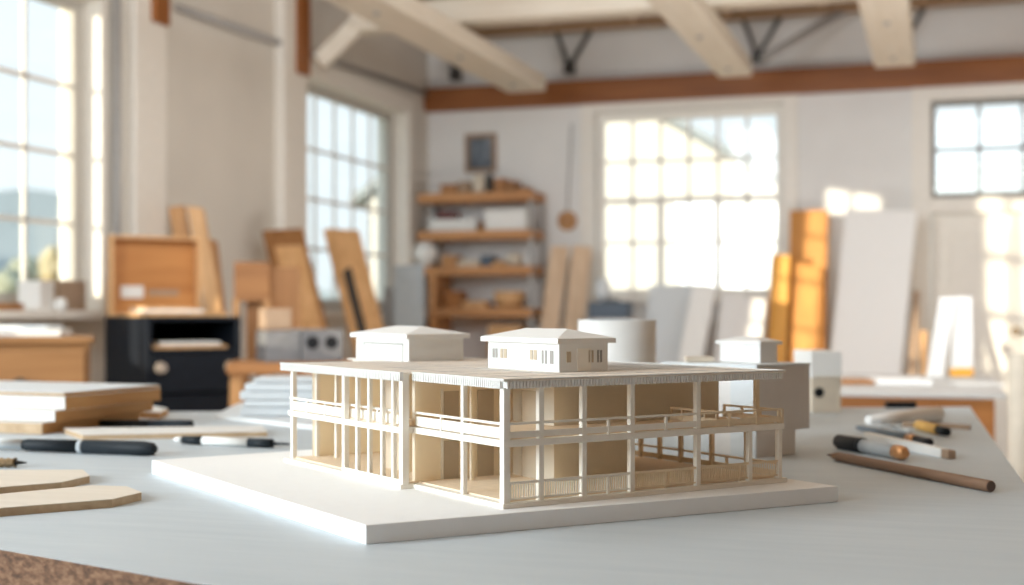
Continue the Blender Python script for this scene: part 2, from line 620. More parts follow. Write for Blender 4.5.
# timber and steel of the roof
structure(MB().box(XL + .005, XR, YB - 0.10, YB - .001, 2.555, 2.72).build('wall_beam', M['redbeam'], None, 0.006))


def ceiling_beam(x0, x1, y0, y1, z0, z1):
    o = structure(thing('ceiling_beam', None, None, ((x0 + x1) / 2, y1, z0)))
    w = (x1 - x0) / 2
    MB().box(-w, w, y0 - y1, 0, 0, z1 - z0).build('timber', M['beamcream'], o, 0.008)
    for yy in (-0.30, -1.25, -2.4):
        MB().tube((0, yy, -0.012), (0, yy, 0.002), 0.016, n=12).build('bolt_head', M['pipe'], o)
    return o


def beam_from(pl, pr, ye, Y, z0, h, y0=-1.0):
    ceiling_beam(onY(pl, Y), onY(pr, Y), y0, Y, z0, z0 + h)


for (pl, pr, py) in ((508, 546, 92), (719, 752, 77), (875, 915, 67)):
    # distance at which the beam end, 1.42 m above the eye, shows at that height
    d = 1.43 * F_PX / (HZ - py)
    Y = W((pl + pr) / 2, py, d).y
    beam_from(pl, pr, py, min(Y, YB - 0.12), 1.10 + 1.43, 0.10)
cb = MB().box(-3.28, XR, 7.02, 7.20, 2.74, 2.88)
structure(cb.build('ceiling_beam', M['beamcream_x'], None, 0.008))
br = MB().bar((-3.46, 7.0, 2.56), (-3.24, 7.10, 2.81), 0.10, 0.10)
structure(br.build('trim_1', M['beamcream'], None, 0.006))
for y in (8.78, 8.45, 8.1, 7.7, 7.3, 6.8):
    structure(MB().box(XL, XR, y - 0.035, y + 0.035, ZC - 0.16, ZC - 0.002).build('ceiling_joist', M['joist']))
for i in range(9):
    x = -3.2 + i * 0.62
    structure(MB().box(x - 0.03, x + 0.03, 8.49, 8.74, ZC - 0.15, ZC - 0.003).build('ceiling_joist', M['joist']))
for i, px in enumerate((455, 569, 757, 900)):
    x = onY(px, YB - 0.15)
    b = MB()
    b.bar((x, YB - .14, 2.80), (x - 0.09, YB - .14, 3.05), 0.028)
    b.bar((x, YB - .14, 2.80), (x + 0.15, YB - .14, 3.05), 0.028)
    b.box(x - .035, x + .035, YB - .17, YB - .10, 2.76, 2.83)
    structure(b.build('trim_%d' % (2 + i), M['steel']))
pb = MB().tube(W(762, 60, 8.35), W(868, -4, 8.6), 0.028)
structure(pb.build('trim_6', M['pipe']))
structure(MB().tube((XL + .03, 5.62, 2.585), (XL + .03, 8.95, 2.68), 0.017).build('trim_7', M['pipe']))
structure(MB().tube((XL + .03, 5.12, 0.14), (XL + .03, 5.12, 3.18), 0.02).build('trim_8', M['pipe']))
# posts on the left wall
for (y0, y1, cz) in ((5.22, 5.48, 2.46), (6.66, 6.95, 2.47)):
    p = structure(thing('pillar', None, None, (XL, y0, 0)))
    MB().box(0.0, 0.06, 0, y1 - y0, 0, ZC).build('lower_post', M['trim'], p, 0.006)
    MB().box(0.0, 0.085, (y1 - y0) * .48, (y1 - y0) * .97, cz, ZC).build('upper_post', M['redpost'], p, 0.006)
# cable on the back wall with the disc it carries
dx = onY(568, YB)
rt = thing('wall_disc', 'round brown wooden disc hanging on a cord from the white wall', 'wall decoration', (dx, YB, zY(568, 221, YB)))
MB().tube((0, -0.03, 0), (0, -0.006, 0), 0.07, n=32).build('disc', M['oak'], rt, 0.004)
MB().tube((0, -0.034, 0), (0, -0.03, 0), 0.02, n=20).build('boss', M['oakdark'], rt)
MB().tube((0, -0.012, 0.06), (0.03, -0.012, 0.68), 0.006, n=8).build('cord', M['pipe'], rt)

# framed print
fx0, fx1 = onY(466, YB), onY(497, YB)
fz0, fz1 = zY(480, 173, YB), zY(480, 134, YB)
rt = thing('picture_frame', 'small framed blue-grey print on the wall above the shelves', 'picture', ((fx0 + fx1) / 2, YB, fz0))
hw, hh = (fx1 - fx0) / 2, fz1 - fz0
f = MB()
f.box(-hw, hw, -0.025, -0.001, 0, 0.03).box(-hw, hw, -0.025, -0.001, hh - .03, hh)
f.box(-hw, -hw + .03, -0.025, -0.001, .03, hh - .03).box(hw - .03, hw, -0.025, -0.001, .03, hh - .03)
f.build('frame', M['cardboard'], rt, 0.002)
MB().box(-hw + .03, hw - .03, -0.012, -0.002, .03, hh - .03).build('print', M['painting'], rt)

# ================================================================== OUTSIDE
structure(MB().box(-220, 220, 9.4, 260, -0.6, -0.5).build('ground', M['grass']))
structure(MB().box(-220, XL - 1.0, -60, 9.4, -0.6, -0.5).build('ground', M['grass']))
hm = MB()
prev = None
N = 160
for i in range(N + 1):
    a = math.radians(-88 + 125 * i / N)
    R = 170
    h = 7.0 * math.exp(-((math.degrees(a) + 38) / 5.0) ** 2) - 8.5 * math.exp(-((math.degrees(a) + 25) / 4.5) ** 2) + 13.5 + 4.0 * math.sin(a * 5.0 + 1.0) + 2.2 * math.sin(a * 13 + .4) + 0.8 * math.sin(a * 37) + random.uniform(-.25, .25)
    p = [Vector((R * math.sin(a), R * math.cos(a), -1)), Vector((R * math.sin(a), R * math.cos(a), h)),
         Vector(((R + 40) * math.sin(a), (R + 40) * math.cos(a), h * .8)), Vector(((R + 40) * math.sin(a), (R + 40) * math.cos(a), -1))]
    cur = [hm.bm.verts.new(q) for q in p]
    if prev:
        for k in range(3):
            hm.bm.faces.new([prev[k], cur[k], cur[k + 1], prev[k + 1]])
    prev = cur
structure(hm.build('hills', M['hill']))

structure(MB().box(-6.9, -6.5, 2.2, 4.3, -.5, 3.4).build('wall_outside', M['render']))  # added wall out of view, keeps the sun off the shelf corner
nb = thing('neighbouring_building', 'sunlit white gabled building standing outside the wide back window', 'building', (-4.6, 16.0, -0.5))
g = [(-2.6, 0), (2.78, 0), (2.78, 3.08), (0.0, 4.75), (-2.6, 3.1)]
gw = MB()
gw.hexa([(x, 0, z) for x, z in g], [(x, 7, z) for x, z in g])
gw.build('wall', M['render'], nb)
rf = MB()
for (x0, z0, x1, z1) in ((0.0, 4.78, 2.98, 2.99), (0.0, 4.78, -2.8, 3.0)):
    rf.hexa([(x0, -.15, z0), (x1, -.15, z1), (x1, 7.2, z1), (x0, 7.2, z0)], [(x0, -.15, z0 + .12), (x1, -.15, z1 + .12), (x1, 7.2, z1 + .12), (x0, 7.2, z0 + .12)])
rf.build('roof', M['slate'], nb)


def tree(px, d, h, crown_r, leaf, label, seed):
    p = W(px, HZ, d)
    base = Vector((p.x, p.y, -0.5))
    t = thing('tree', label, 'tree', base, group='autumn trees outside the windows')
    rnd = random.Random(seed)
    tr = MB().tube((0, 0, 0), (rnd.uniform(-.2, .2), 0, h * .6), 0.16, 0.09, 10)
    for k in range(4):
        a = rnd.uniform(0, 6.28)
        tr.tube((0, 0, h * (.35 + .06 * k)), (crown_r * .6 * math.cos(a), crown_r * .6 * math.sin(a), h * (.6 + .08 * k)), 0.06, 0.03, 8)
    tr.build('trunk', M['bark'], t)
    cm = bmesh.new()
    for k in range(16):
        a, e = rnd.uniform(0, 6.28), rnd.uniform(0, 1)
        rr = crown_r * rnd.uniform(.28, .5)
        q = Matrix.Translation((crown_r * .65 * math.cos(a) * e, crown_r * .65 * math.sin(a) * e, h - crown_r * .9 + rnd.uniform(-.55, .75) * crown_r))
        res = bmesh.ops.create_icosphere(cm, subdivisions=2, radius=rr, matrix=q)
        for v in res['verts']:
            v.co += Vector((rnd.uniform(-1, 1), rnd.uniform(-1, 1), rnd.uniform(-1, 1))) * rr * .16
    mb = MB()
    mb.bm.free()
    mb.bm = cm
    mb.build('crown', leaf, t)


tree(56, 36, 3.1, 1.3, M['leaf_ochre'], 'ochre autumn tree outside the tall window nearest the frame edge', 1)
tree(16, 46, 3.2, 1.5, M['leaf_olive'], 'olive green autumn tree at the outer edge of the tall window view', 2)
tree(82, 52, 3.4, 1.6, M['leaf_rust'], 'rust brown autumn tree beside the ochre one outside the tall window', 3)
#tree(326, 40, 4.6, 2.2, M['leaf_olive'], 'olive autumn tree seen through the corner window behind leaning boards', 4)

# ================================================================== WORKTABLE
TP = [(-1.5, 1.85), (0.0, 0.796), (0.333, 0.655), (0.95, 2.738), (-1.5, 2.53)]
TPw = [CC(*p) for p in TP]
to = sum(TPw, Vector()) / 5
to.z = 0
rt = thing('worktable', 'large pale grey worktable with a raw chipboard edge under the building model', 'table', to)
pts = [(p - to) for p in TPw]
MB().prism(pts, TABLE_Z - 0.0004, TABLE_Z).build('tabletop', M['tabletop'], rt)
cen = Vector((0, 0, 0))
MB().prism([p * 0.9998 for p in pts], TABLE_Z - 0.068, TABLE_Z - 0.0004).build('chipboard_core', M['chip'], rt)
for p in pts[:1] + [pts[1] * .9] + pts[2:]:
    q = p * 0.86
    MB().box(q.x - .04, q.x + .04, q.y - .04, q.y + .04, 0, TABLE_Z - .068).build('leg', M['oak'], rt, 0.004)

# ================================================================== THE BUILDING MODEL
FO = CC(-0.0064, 1.212)
MROT = YAW + math.radians(32.9)
mroot = thing('building_model', 'white two-storey architectural model with open galleries on a thick white base board', 'architectural model',
              (FO.x, FO.y, TABLE_Z), MROT)
ZB = 0.0165
MB().prism([(-.151, -.0176), (.372, -.0576), (.374, .582), (-.149, .564)], 0.0, ZB).build('base_board', M['boardwhite'], mroot, 0.0008)
UW = -0.015           # the wing stands this much forward
VS = 0.168            # where the wing begins
VE = 0.456            # its far end
UE = 0.345
foot = [(0, 0), (UE, 0), (UE, .275), (.25, .275), (.25, VE), (UW, VE), (UW, VS), (0, VS)]
ZG = ZB + 0.006
MB().prism([(-.006, -.006), (UE + .006, -.006), (UE + .006, .28), (.25, .28), (.25, VE + .006), (UW - .006, VE + .006), (UW - .006, VS - .004), (-.006, VS - .004)], ZB, ZB + .0045).build('plinth', M['ivory'], mroot, 0.0005)
MB().prism([(0.004, 0.004), (UE - .004, .004), (UE - .004, .275), (.245, .275), (.245, VE - .004), (UW + .004, VE - .004), (UW + .004, VS + .004), (0.004, VS + .004)], ZB + .0045, ZG).build('ground_floor', M['tanfloor'], mroot)
Z1a, Z1 = ZB + 0.0559, ZB + 0.0634     # first-floor slab
ZRB, ZR = ZB + 0.1155, ZB + 0.1185    # roof
MB().prism([(-.004, -.004), (UE + .004, -.004), (UE + .004, .16), (.215, .16), (.215, .275), (.12, .275), (.12, VE), (UW - .003, VE), (UW - .003, VS), (-.004, VS)], Z1a, Z1 - .0012).build('first_floor_slab', M['ivory'], mroot, 0.0004)
MB().prism([(.004, .004), (UE - .004, .004), (UE - .004, .155), (.21, .155), (.21, .27), (.12, .27), (.12, VE - .004), (UW + .004, VE - .004), (UW + .004, VS + .004), (.004, VS + .004)], Z1 - .0012, Z1).build('gallery_floor', M['tanfloor'], mroot)
# roof sheet, its joints and the ribbed fascia
roofpoly = [(-.009, -.012), (.343, -.012), (.343, .302), (.27, .302), (.27, .575), (.118, .575), (.118, .468), (UW - .008, .468), (UW - .008, VS - .006), (-.009, VS - .006)]
MB().prism(roofpoly, ZR - .0020, ZR).build('roof', M['roofcard'], mroot, 0.0004)
jm = MB()
for v in (.035, .095, .155, .22, .28):
    jm.box(-.004, .339, v - .0007, v + .0007, ZR, ZR + .00012)
for v in (.32, .365, .41):
    jm.box(UW - .004, .13, v - .0007, v + .0007, ZR, ZR + .00012)
for u in (.03, .095, .19, .26, .315):
    jm.box(u - .0007, u + .0007, -.008, .298, ZR, ZR + .00014)
jm.build('roof_joints', M['groove'], mroot)
rim = MB()
rim.box(-.009, .343, -.012, -.0085, ZR, ZR + .0006).box(.3395, .343, -.0085, .302, ZR, ZR + .0006)
rim.box(-.009, -.0055, -.0085, VS - .006, ZR, ZR + .0006).box(UW - .008, UW - .0045, VS - .006, .468, ZR, ZR + .0006)
rim.build('roof_rim', M['white'], mroot)
fa = MB()
fz0, fz1 = ZR - .0085, ZR - .0020
fa.box(-.006, .341, -.0106, -.0065, fz0 + .001, fz1).box(.3375, .3395, -.0065, .30, fz0 + .001, fz1)
fa.box(-.006, -.004, -.0065, VS, fz0 + .001, fz1).box(UW - .0045, UW - .0025, VS, .465, fz0 + .001, fz1)
u = -.0055
while u < .340:
    fa.box(u, u + .0022, -.0124, -.0106, fz0, ZR - .0019)
    u += .0036
v = -.006
while v < VS - .008:
    fa.box(-.0098, -.006, v, v + .0017, fz0, ZR + .0003)
    v += .0034
while v < .464:
    fa.box(UW - .0088, UW - .0045, v, v + .0017, fz0, ZR + .0003)
    v += .0034
fa.build('ribbed_fascia', M['white'], mroot)

cols_ = []


def column(u, v, w, z0=ZG - .0015, z1=ZRB + .001, mat='ivory'):
    MB().box(u - w / 2, u + w / 2, v - w / 2, v + w / 2, z0, z1).build('column', M[mat], mroot, 0.0003, seg=1)


def vfac(px, u):          # distance along the left facade for a sight column
    k = (px - CX) / F_PX
    x0, d0 = -0.0064 + .8396 * u, 1.212 + .5432 * u
    return (x0 - d0 * k) / (.5432 + .8396 * k)


def ufac(px, v=0.0):      # distance along the right facade
    k = (px - CX) / F_PX
    x0, d0 = -0.0064 - .5432 * v, 1.212 + .8396 * v
    return (k * d0 - x0) / (.8396 - .5432 * k)


# front gallery columns, both storeys in one run
column(0, 0, .0072)
for px in (540, 583, 631, 697):
    column(ufac(px), 0, .0056)
u749 = ufac(749)
column(u749, 0, .0052, ZG - .0015, Z1a)
column(UE - .001, 0, .0056, ZG - .0015, Z1a)
column(UE - .012, .022, .005, Z1, ZRB + .001, 'brownrail')
column(0, vfac(464, 0), .005)
# end facade, ground floor
for px in (749, 714, 683, 662, 643):
    k = (px - CX) / F_PX
    column(UE - .003, (.2834 - 1.399 * k) / (.5432 + .8396 * k), .0048, ZG - .0015, Z1a, 'brownrail')
# stair bay mullions and wing columns
column(UW, vfac(404, UW), .0078)
for px in (394, 383, 370, 358):
    column(UW, vfac(px, UW), .0044)
column(UW, vfac(345.5, UW), .0062)
column(UW + .003, VE - .004, .0058)
column(UW + .03, VE - .012, .0046)
column(.028, vfac(337, .028), .0044)
# inner columns behind the gallery
for (u, v, w) in ((.055, .15, .0036), (.095, .15, .0036)):
    column(u, v, w, ZG - .0015, ZRB, 'tanwall')


def wall_box(name, u0, u1, v0, v1, z0=ZG - .001, z1=ZR - .002, mat='tanwall'):
    return MB().box(u0, u1, v0, v1, z0, z1).build(name, M[mat], mroot, 0.0004)


# inner volumes
cblock = wall_box('inner_block', .117, .218, .09, .168)
wing_cross = wall_box('cross_wall', .0, .24, VS + .004, VS + .010)
wall_box('end_wall', .012, .24, VE - .010, VE - .004)
wall_box('stair_core', .03, .058, .245, .30)
wall_box('back_wall', .232, .240, VS + .01, VE - .01)
upper = wall_box('upper_block', .218, UE - .006, .088, .27, Z1, ZR - .002)
wall_box('rear_wing', .124, .262, VE + .002, .572, ZB, ZRB + .001, 'ivory')


def panel(parent, name, u0, u1, v0, v1, z0, z1, mat):
    MB().box(u0, u1, v0, v1, z0, z1).build(name, M[mat], parent)


# doors and frames on the inner block and cross wall
for (za, zb) in ((ZG, ZG + .040), (Z1, Z1 + .034)):
    panel(cblock, 'door', .1155, .1172, .115, .148, za, zb, 'dimwin')
    panel(cblock, 'door_frame', .1150, .1170, .1085, .1115, za, zb + .003, 'ivory')
    panel(wing_cross, 'door', .034, .052, VS + .0028, VS + .0042, za, zb, 'dimwin')
    panel(wing_cross, 'door', .075, .095, VS + .0028, VS + .0042, za, zb, 'dimwin')
    panel(wing_cross, 'door_frame', .0305, .033, VS + .002, VS + .0045, za, zb + .003, 'ivory')


def rail(a, b, z, h, posts, style, mat='ivory', name='railing', w=.0028):
    """handrail from a to b with posts; style: 'panel', 'baluster' or 'open'"""
    m = MB()
    a, b = Vector((a[0], a[1], 0)), Vector((b[0], b[1], 0))
    d = (b - a)
    L = d.length
    d.normalize()
    zt = Vector((0, 0, z + h))
    m.bar(a + zt, b + zt, w, .0022)
    for t in posts:
        p = a + (b - a) * t
        m.bar(p + Vector((0, 0, z)), p + zt, w * .9)
    if style == 'baluster':
        m.bar(a + Vector((0, 0, z + .0025)), b + Vector((0, 0, z + .0025)), w * .6, .0014)
        n = int(L / .0027)
        for i in range(1, n):
            p = a + d * (L * i / n)
            m.bar(p + Vector((0, 0, z + .0025)), p + Vector((0, 0, z + h)), .0009)
    elif style == 'panel':
        m.bar(a + Vector((0, 0, z + h * .42)), b + Vector((0, 0, z + h * .42)), .0010, h * .66)
    elif style == 'open':
        m.bar(a + Vector((0, 0, z + h * .30)), b + Vector((0, 0, z + h * .30)), .0010, h * .40)
    return m.build(name, M[mat], mroot)


fu = [0.0, ufac(540), ufac(583), ufac(631), ufac(697), UE - .001]
# lower front balustrades between the columns
for i in range(5):
    rail((fu[i] + .003, -.001), (fu[i + 1] - .003, -.001), ZG - .001, .0175, (.5,) if i > 1 else (), 'baluster', 'brownrail' if i > 2 else 'ivory')
# upper front rails
for i in range(5):
    rail((fu[i] + .002, -.002), (fu[i + 1] + (.003 if i == 4 else -.002), -.002), Z1 - .001, .0148, {1: (), 2: (.5,), 3: (.5,), 4: (.35, .68, 1.0)}.get(i, ()), 'open', 'brownrail' if i > 3 else 'ivory')
vm = vfac(464, 0)
rail((-.002, .003), (-.002, vm - .002), Z1 - .001, .0148, (), 'panel')
rail((-.002, vm + .002), (-.002, VS - .002), Z1 - .001, .0148, (.42,), 'panel')
rail((UW - .001, vfac(345.5, UW) + .003), (UW - .001, VE - .004), Z1 - .001, .0148, (.32, .66), 'panel')
rail((UW + .006, vfac(404, UW) + .002), (UW + .006, vfac(345.5, UW)), Z1 - .001, .0148, (.5,), 'panel')
MB().box(UW - .0035, UW - .001, vfac(404, UW), vfac(345.5, UW), ZB + .004, ZB + .009).build('stair_sill', M['ivory'], mroot)
# inner rails of the terrace
rail((.268, .012), (.268, .085), Z1 - .001, .0140, (0, .25, .5, .75, 1.0), 'open', 'brownrail')
rail((UE - .001, .0), (UE - .001, .085), Z1 - .001, .0140, (0, .33, .66, 1.0), 'open', 'brownrail')
rail((UE - .003, .0), (UE - .003, .262), ZG - .001, .0150, (.3, .6), 'open', 'brownrail')
rail((.225, .272), (UE - .004, .272), ZG - .001, .0150, (0, .5), 'open', 'brownrail')


def pavilion(u0, u1, v0, v1, z, h, eave, ov, ridge, name, cuts):
    o = MB().box(u0, u1, v0, v1, z, z + h).build(name, M['white'], mroot, 0.0004)
    m = MB()
    m.box(u0 - ov, u1 + ov, v0 - ov, v1 + ov, z + h, z + h + eave)
    zt = z + h + eave
    a, b, c_, d = (u0 - ov, v0 - ov), (u1 + ov, v0 - ov), (u1 + ov, v1 + ov), (u0 - ov, v1 + ov)
    uc = (u0 + u1) / 2
    half = (u1 - u0) / 2 * 0.95
    r0, r1 = (uc, v0 + half), (uc, v1 - half)
    V = lambda p, zz: m.bm.verts.new((p[0], p[1], zz))
    va, vb, vc, vd = V(a, zt), V(b, zt), V(c_, zt), V(d, zt)
    ra, rb = V(r0, zt + ridge), V(r1, zt + ridge)
    m.bm.faces.new([va, vb, ra])
    m.bm.faces.new([vb, vc, rb, ra])
    m.bm.faces.new([vc, vd, rb])
    m.bm.faces.new([vd, va, ra, rb])
    m.bm.faces.new([vd, vc, vb, va])
    m.build('hipped_roof', M['white'], o)
    for (face, t0, t1, z0, z1, mat, nm) in cuts:
        q = MB()
        if face == 'l':      # face that looks along -u
            q.box(u0 - .0007, u0 + .001, v0 + t0, v0 + t1, z + z0, z + z1)
        else:
            q.box(u0 + t0, u0 + t1, v0 - .0007, v0 + .001, z + z0, z + z1)
        q.build(nm, M[mat], o)
    return o


def frame_cuts(face, t0, t1, z0, z1, mat, nm):
    return [(face, t0, t1, z0, z1, mat, nm)]


P2 = []
for (a, b) in ((.098, .104), (.106, .111), (.117, .121), (.123, .127)):
    P2.append(('l', a, b, .0115, .022, 'dimwin' if a < .11 else 'groove', 'window'))
for (a, b) in ((.040, .046), (.048, .053)):
    P2.append(('l', a, b, .0115, .022, 'dimwin', 'window'))
for (a, b) in ((.010, .016), (.022, .025), (.028, .031)):
    P2.append(('l', a, b, .008, .022, 'groove', 'window'))
P2 += [('r', .009, .0145, .010, .021, 'dimwin', 'window'), ('r', .0225, .040, .001, .024, 'ivory', 'door'),
       ('r', .0365, .0385, .0095, .022, 'dimwin', 'window'), ('r', .041, .043, .0095, .022, 'dimwin', 'window'), ('r', .048, .050, .0095, .022, 'groove', 'window'),
       ('r', .052, .054, .0095, .022, 'groove', 'window')]
pavilion(.116, .178, .0794, .216, ZR, .0295, .005, .006, .0095, 'roof_pavilion', P2)
o = pavilion(.127, .206, .420, .566, ZR, .0285, .0055, .006, .0095, 'roof_pavilion', [])
fr_ = MB()
u0, v0 = .127, .420
fr_.box(u0 - .0006, u0, v0 + .0135, v0 + .0157, ZR + .0, ZR + .0225).box(u0 - .0006, u0, v0 + .122, v0 + .1242, ZR + .0, ZR + .0225).box(u0 - .0006, u0, v0 + .0155, v0 + .122, ZR + .0203, ZR + .0225)
fr_.build('panel_groove', M['groove'], o)

# ================================================================== OTHER MODELS ON THE TABLE
p = CC((617 - CX) / F_PX * 2.15, 2.15, TABLE_Z)
cyl = thing('card_cylinder', 'plain white card cylinder standing behind the building model', 'model piece', p)
MB().lathe([(.0632, 0), (.0632, .184), (.0615, .184), (.0615, .150), (.0, .150)][:4] + [(.001, .150)], 64).build('tube_wall', M['white'], cyl)

mp_ = CC(.329, 1.775, TABLE_Z)
mrot = YAW + math.radians(38)
mm = thing('massing_model', 'grey and white blocky massing model with a cantilever behind the open galleries', 'architectural model', mp_, mrot)
MB().box(0, .080, 0, .085, 0, .034).build('lower_block', M['greycard'], mm, 0.0006)
MB().box(0, .110, 0, .090, .034, .1225).build('upper_block', M['greycard'], mm, 0.0006)
MB().box(-.001, .111, -.001, .091, .1225, .1255).build('flat_roof', M['whitecool'], mm, 0.0004)
MB().box(.012, .105, .046, .195, 0, .1235).build('rear_wing', M['whitecool'], mm, 0.0006)
MB().box(-.0015, -.0002, .0, .046, .0, .1225).build('white_face', M['whitecool'], mm)
pv = MB().box(.050, .086, .038, .113, .1255, .151).build('roof_pavilion', M['white'], mm, 0.0004)
rm = MB()
rm.box(.045, .091, .033, .118, .151, .1555)
rm.hexa([(.046, .034, .1555), (.090, .034, .1555), (.090, .117, .1555), (.046, .117, .1555)], [(.067, .060, .162), (.069, .060, .162), (.069, .092, .162), (.067, .092, .162)])
rm.build('hipped_roof', M['white'], pv)
tb = thing('wood_block', 'small olive tan block lying on the flat roof behind the gallery roof', 'block', mm.matrix_world @ Vector((0, 0, 0)))
bpy.context.view_layer.update()
tb.location = mm.matrix_world @ Vector((.045, .150, .1238))
tb.rotation_euler = (0, 0, YAW)
MB().box(-.02, .02, -.012, .012, 0, .008).build('offcut', M['cream'], tb, 0.001)

# box file with a finger hole
bp_ = G(812, 413)
bx = thing('box_file', 'cream box file with a black finger hole and white upper half', 'box file', bp_, YAW + math.radians(3))
MB().box(0, .057, 0, .125, 0, .068).build('file_body', M['cream'], bx, 0.001)
MB().box(-.002, .058, -.002, .126, .068, .120).build('lid', M['white'], bx, 0.001)
MB().box(.004, .053, -.0035, -.002, .0685, .071).build('label_edge', M['cream'], bx)
MB().tube((.014, -.0012, .040), (.014, .001, .040), .0095, n=24).build('finger_hole', M['black'], bx)


# ------------------------------------------------------------------ flat pieces on the table (left)
def slab(name, label, cat, pxpts, zbase, th, top, edge, group=None, face='face', z_used=None):
    """sheet whose top outline is given by sight lines on its top level"""
    zt = zbase + th
    P = [G(x, y, zt) for x, y in pxpts]
    c0 = sum(P, Vector()) / len(P)
    c0.z = zbase
    t = thing(name, label, cat, c0, group=group)
    q = [p - c0 for p in P]
    MB().prism(q, 0, th - .0007).build('core', edge, t)
    MB().prism(q, th - .0007, th).build(face, top, t)
    return t


slab('ply_offcut', 'chamfered thin plywood piece partly behind another at the table edge', 'plywood piece',
     [(-60, 470), (83, 469.5), (89.6, 475.5), (61.5, 482), (-60, 492)], TABLE_Z, .0085, M['birch'], M['birchedge'], 'chamfered plywood pieces')
slab('ply_offcut', 'chamfered thin plywood piece nearest the camera with the full pointed end showing', 'plywood piece',
     [(-60, 499.5), (92, 485.2), (127, 486.2), (141.5, 492), (112, 499), (-60, 512.5)], TABLE_Z, .0085, M['birch'], M['birchedge'], 'chamfered plywood pieces')
slab('wood_strip', 'long flat pale wood strip with tan edge lying beside the board stack', 'wood strip',
     [(83, 434.6), (267.5, 431.2), (262, 425.5), (64, 428)], TABLE_Z, .0085, M['paper'], M['birchedge'])

# stack of boards
sd = Vector((.35, .937))
sl = Vector((-.937, .35))


def board_in_stack(x, d, L, Wd, z, th, top, side, front, label, grp='white faced boards in the stack by the wooden chest', skew=0.0):
    o = CC(x, d, z)
    t = thing('board', label, 'board', o, YAW + math.atan2(sd.y, sd.x) + skew, group=grp)
    MB().box(0, L, 0, Wd, 0, th).build('core', side, t, 0.0008)
    MB().box(-.0006, L, 0, Wd, th - .0005, th + .0007).build('top_face', top, t)
    MB().box(-.0018, -.0002, .0, Wd, .0008, th - .0008).build('end_face', front, t)
    return t


z = TABLE_Z
board_in_stack(-.752, 2.115, .26, .5, z, .0185, M['paper'], M['boardedge'], M['birchedge'], 'bottom board of the table stack with tan ends', skew=.02)
z += .0195
board_in_stack(-.735, 2.125, .26, .5, z, .0175, M['white'], M['boardedge'], M['paper'], 'second board up in the table stack with a white end')
z += .0185
board_in_stack(-.722, 2.135, .25, .5, z, .0215, M['white'], M['boardedge'], M['paper'], 'thick white ended board directly under the topmost one of the stack', skew=-.02)
z += .0225
board_in_stack(-.722, 2.130, .25, .5, z, .0055, M['whitecool'], M['boardedge'], M['birchedge'], 'topmost thin white board of the table stack', skew=-.02)
slab('small_board', 'small white topped wood offcut poking out behind the board stack', 'board',
     [(128, 411), (160, 412.5), (168, 408.5), (145, 404)], TABLE_Z, .012, M['white'], M['boardedge'])

# pile of white sheets near the model
st = Vector((.97, -.10))
zc = TABLE_Z
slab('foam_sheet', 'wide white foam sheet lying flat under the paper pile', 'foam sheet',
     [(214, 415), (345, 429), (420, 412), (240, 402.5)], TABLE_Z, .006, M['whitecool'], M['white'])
zc += .0072
specs = [(243, .36, .016, .04, 'lowest thick white board of the pile beside the model'),
         (246, .35, .011, -.05, 'second white board up in the pile beside the model'),
         (242, .34, .015, .02, 'widest white board in the middle of the pile beside the model'),
         (247, .35, .013, -.04, 'white board second from the top of the pile beside the model'),
         (256, .33, .008, .08, 'topmost thin white sheet of the pile beside the model')]
for (px, L, th, rz, lab) in specs:
    o = CC((px - CX) / F_PX * 2.42, 2.40, zc)
    MBx = MB().box(0, L, 0, .11, 0, th)
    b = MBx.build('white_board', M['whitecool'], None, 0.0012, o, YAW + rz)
    tag(b, lab, 'board', 'white boards piled beside the model')
    zc += th + .0014


# ------------------------------------------------------------------ pens, knives and pencils (lathe things lying on the table)
def lying(name, label, cat, a, b, r, group=None):
    """Empty at the end a (pixel on the table), local X runs to b, radius r keeps it on the surface"""
    A, B = G(*a), G(*b)
    d = B - A
    t = thing(name, label, cat, A + Vector((0, 0, r)), math.atan2(d.y, d.x), group)
    return t, d.length


t, L = lying('wooden_pencil', 'long thick natural wood pencil lying near the table corner', 'pencil', (827, 459.5), (991, 492.5), .0066)
MB().rod([(.030, .0064), (L - .001, .0066), (L, .0062)], 12).build('barrel', M['pencilw'], t)
MB().rod([(.008, .0018), (.030, .0064)], 12).build('sharpened_cone', M['pencilw'], t)
MB().rod([(0, .0004), (.008, .0018)], 12).build('lead', M['charcoal'], t)
MB().rod([(L - .0002, .0056), (L + .0006, .0054)], 24).build('end_core', M['pencilend'], t)

t, L = lying('marker', 'stubby grey marker with a black cap and copper end', 'marker', (838, 448.5), (906, 461.5), .0105)
MB().rod([(0, .0085), (.003, .0102), (.056, .0105), (.060, .0098)], 24).build('cap', M['black'], t)
MB().rod([(.0605, .0108), (.068, .0108)], 24).build('cap_ring', M['charcoal'], t)
MB().rod([(.068, .0095), (L - .024, .0090)], 24).build('barrel', M['pengrey'], t)
MB().rod([(L - .024, .0096), (L - .012, .0096), (L - .006, .0088), (L, .0055)], 24).build('copper_end', M['copper'], t)

t, L = lying('eraser_stick', 'white eraser stick with a grey-brown tip beside the grey marker', 'eraser', (866, 440), (952, 459.5), .0062)
MB().box(0, L - .02, -.0062, .0062, -.0062, .0062).build('sleeve', M['white'], t, 0.0012)
MB().box(L - .0195, L, -.0058, .0058, -.0058, .0058).build('tip', M['cardboard'], t, 0.0012)

t, L = lying('fountain_pen', 'blue-grey pen with copper ring and black end behind the eraser stick', 'pen', (857, 430.5), (931, 446), .0056)
MB().rod([(0, .003), (.02, .0048), (.07, .0056), (L - .075, .0056)], 20).build('barrel', M['penblue'], t)
MB().rod([(L - .075, .006), (L - .048, .006)], 20).build('copper_ring', M['copper'], t)
MB().rod([(L - .048, .0056), (L - .003, .0056), (L, .0045)], 20).build('end_cap', M['black'], t)

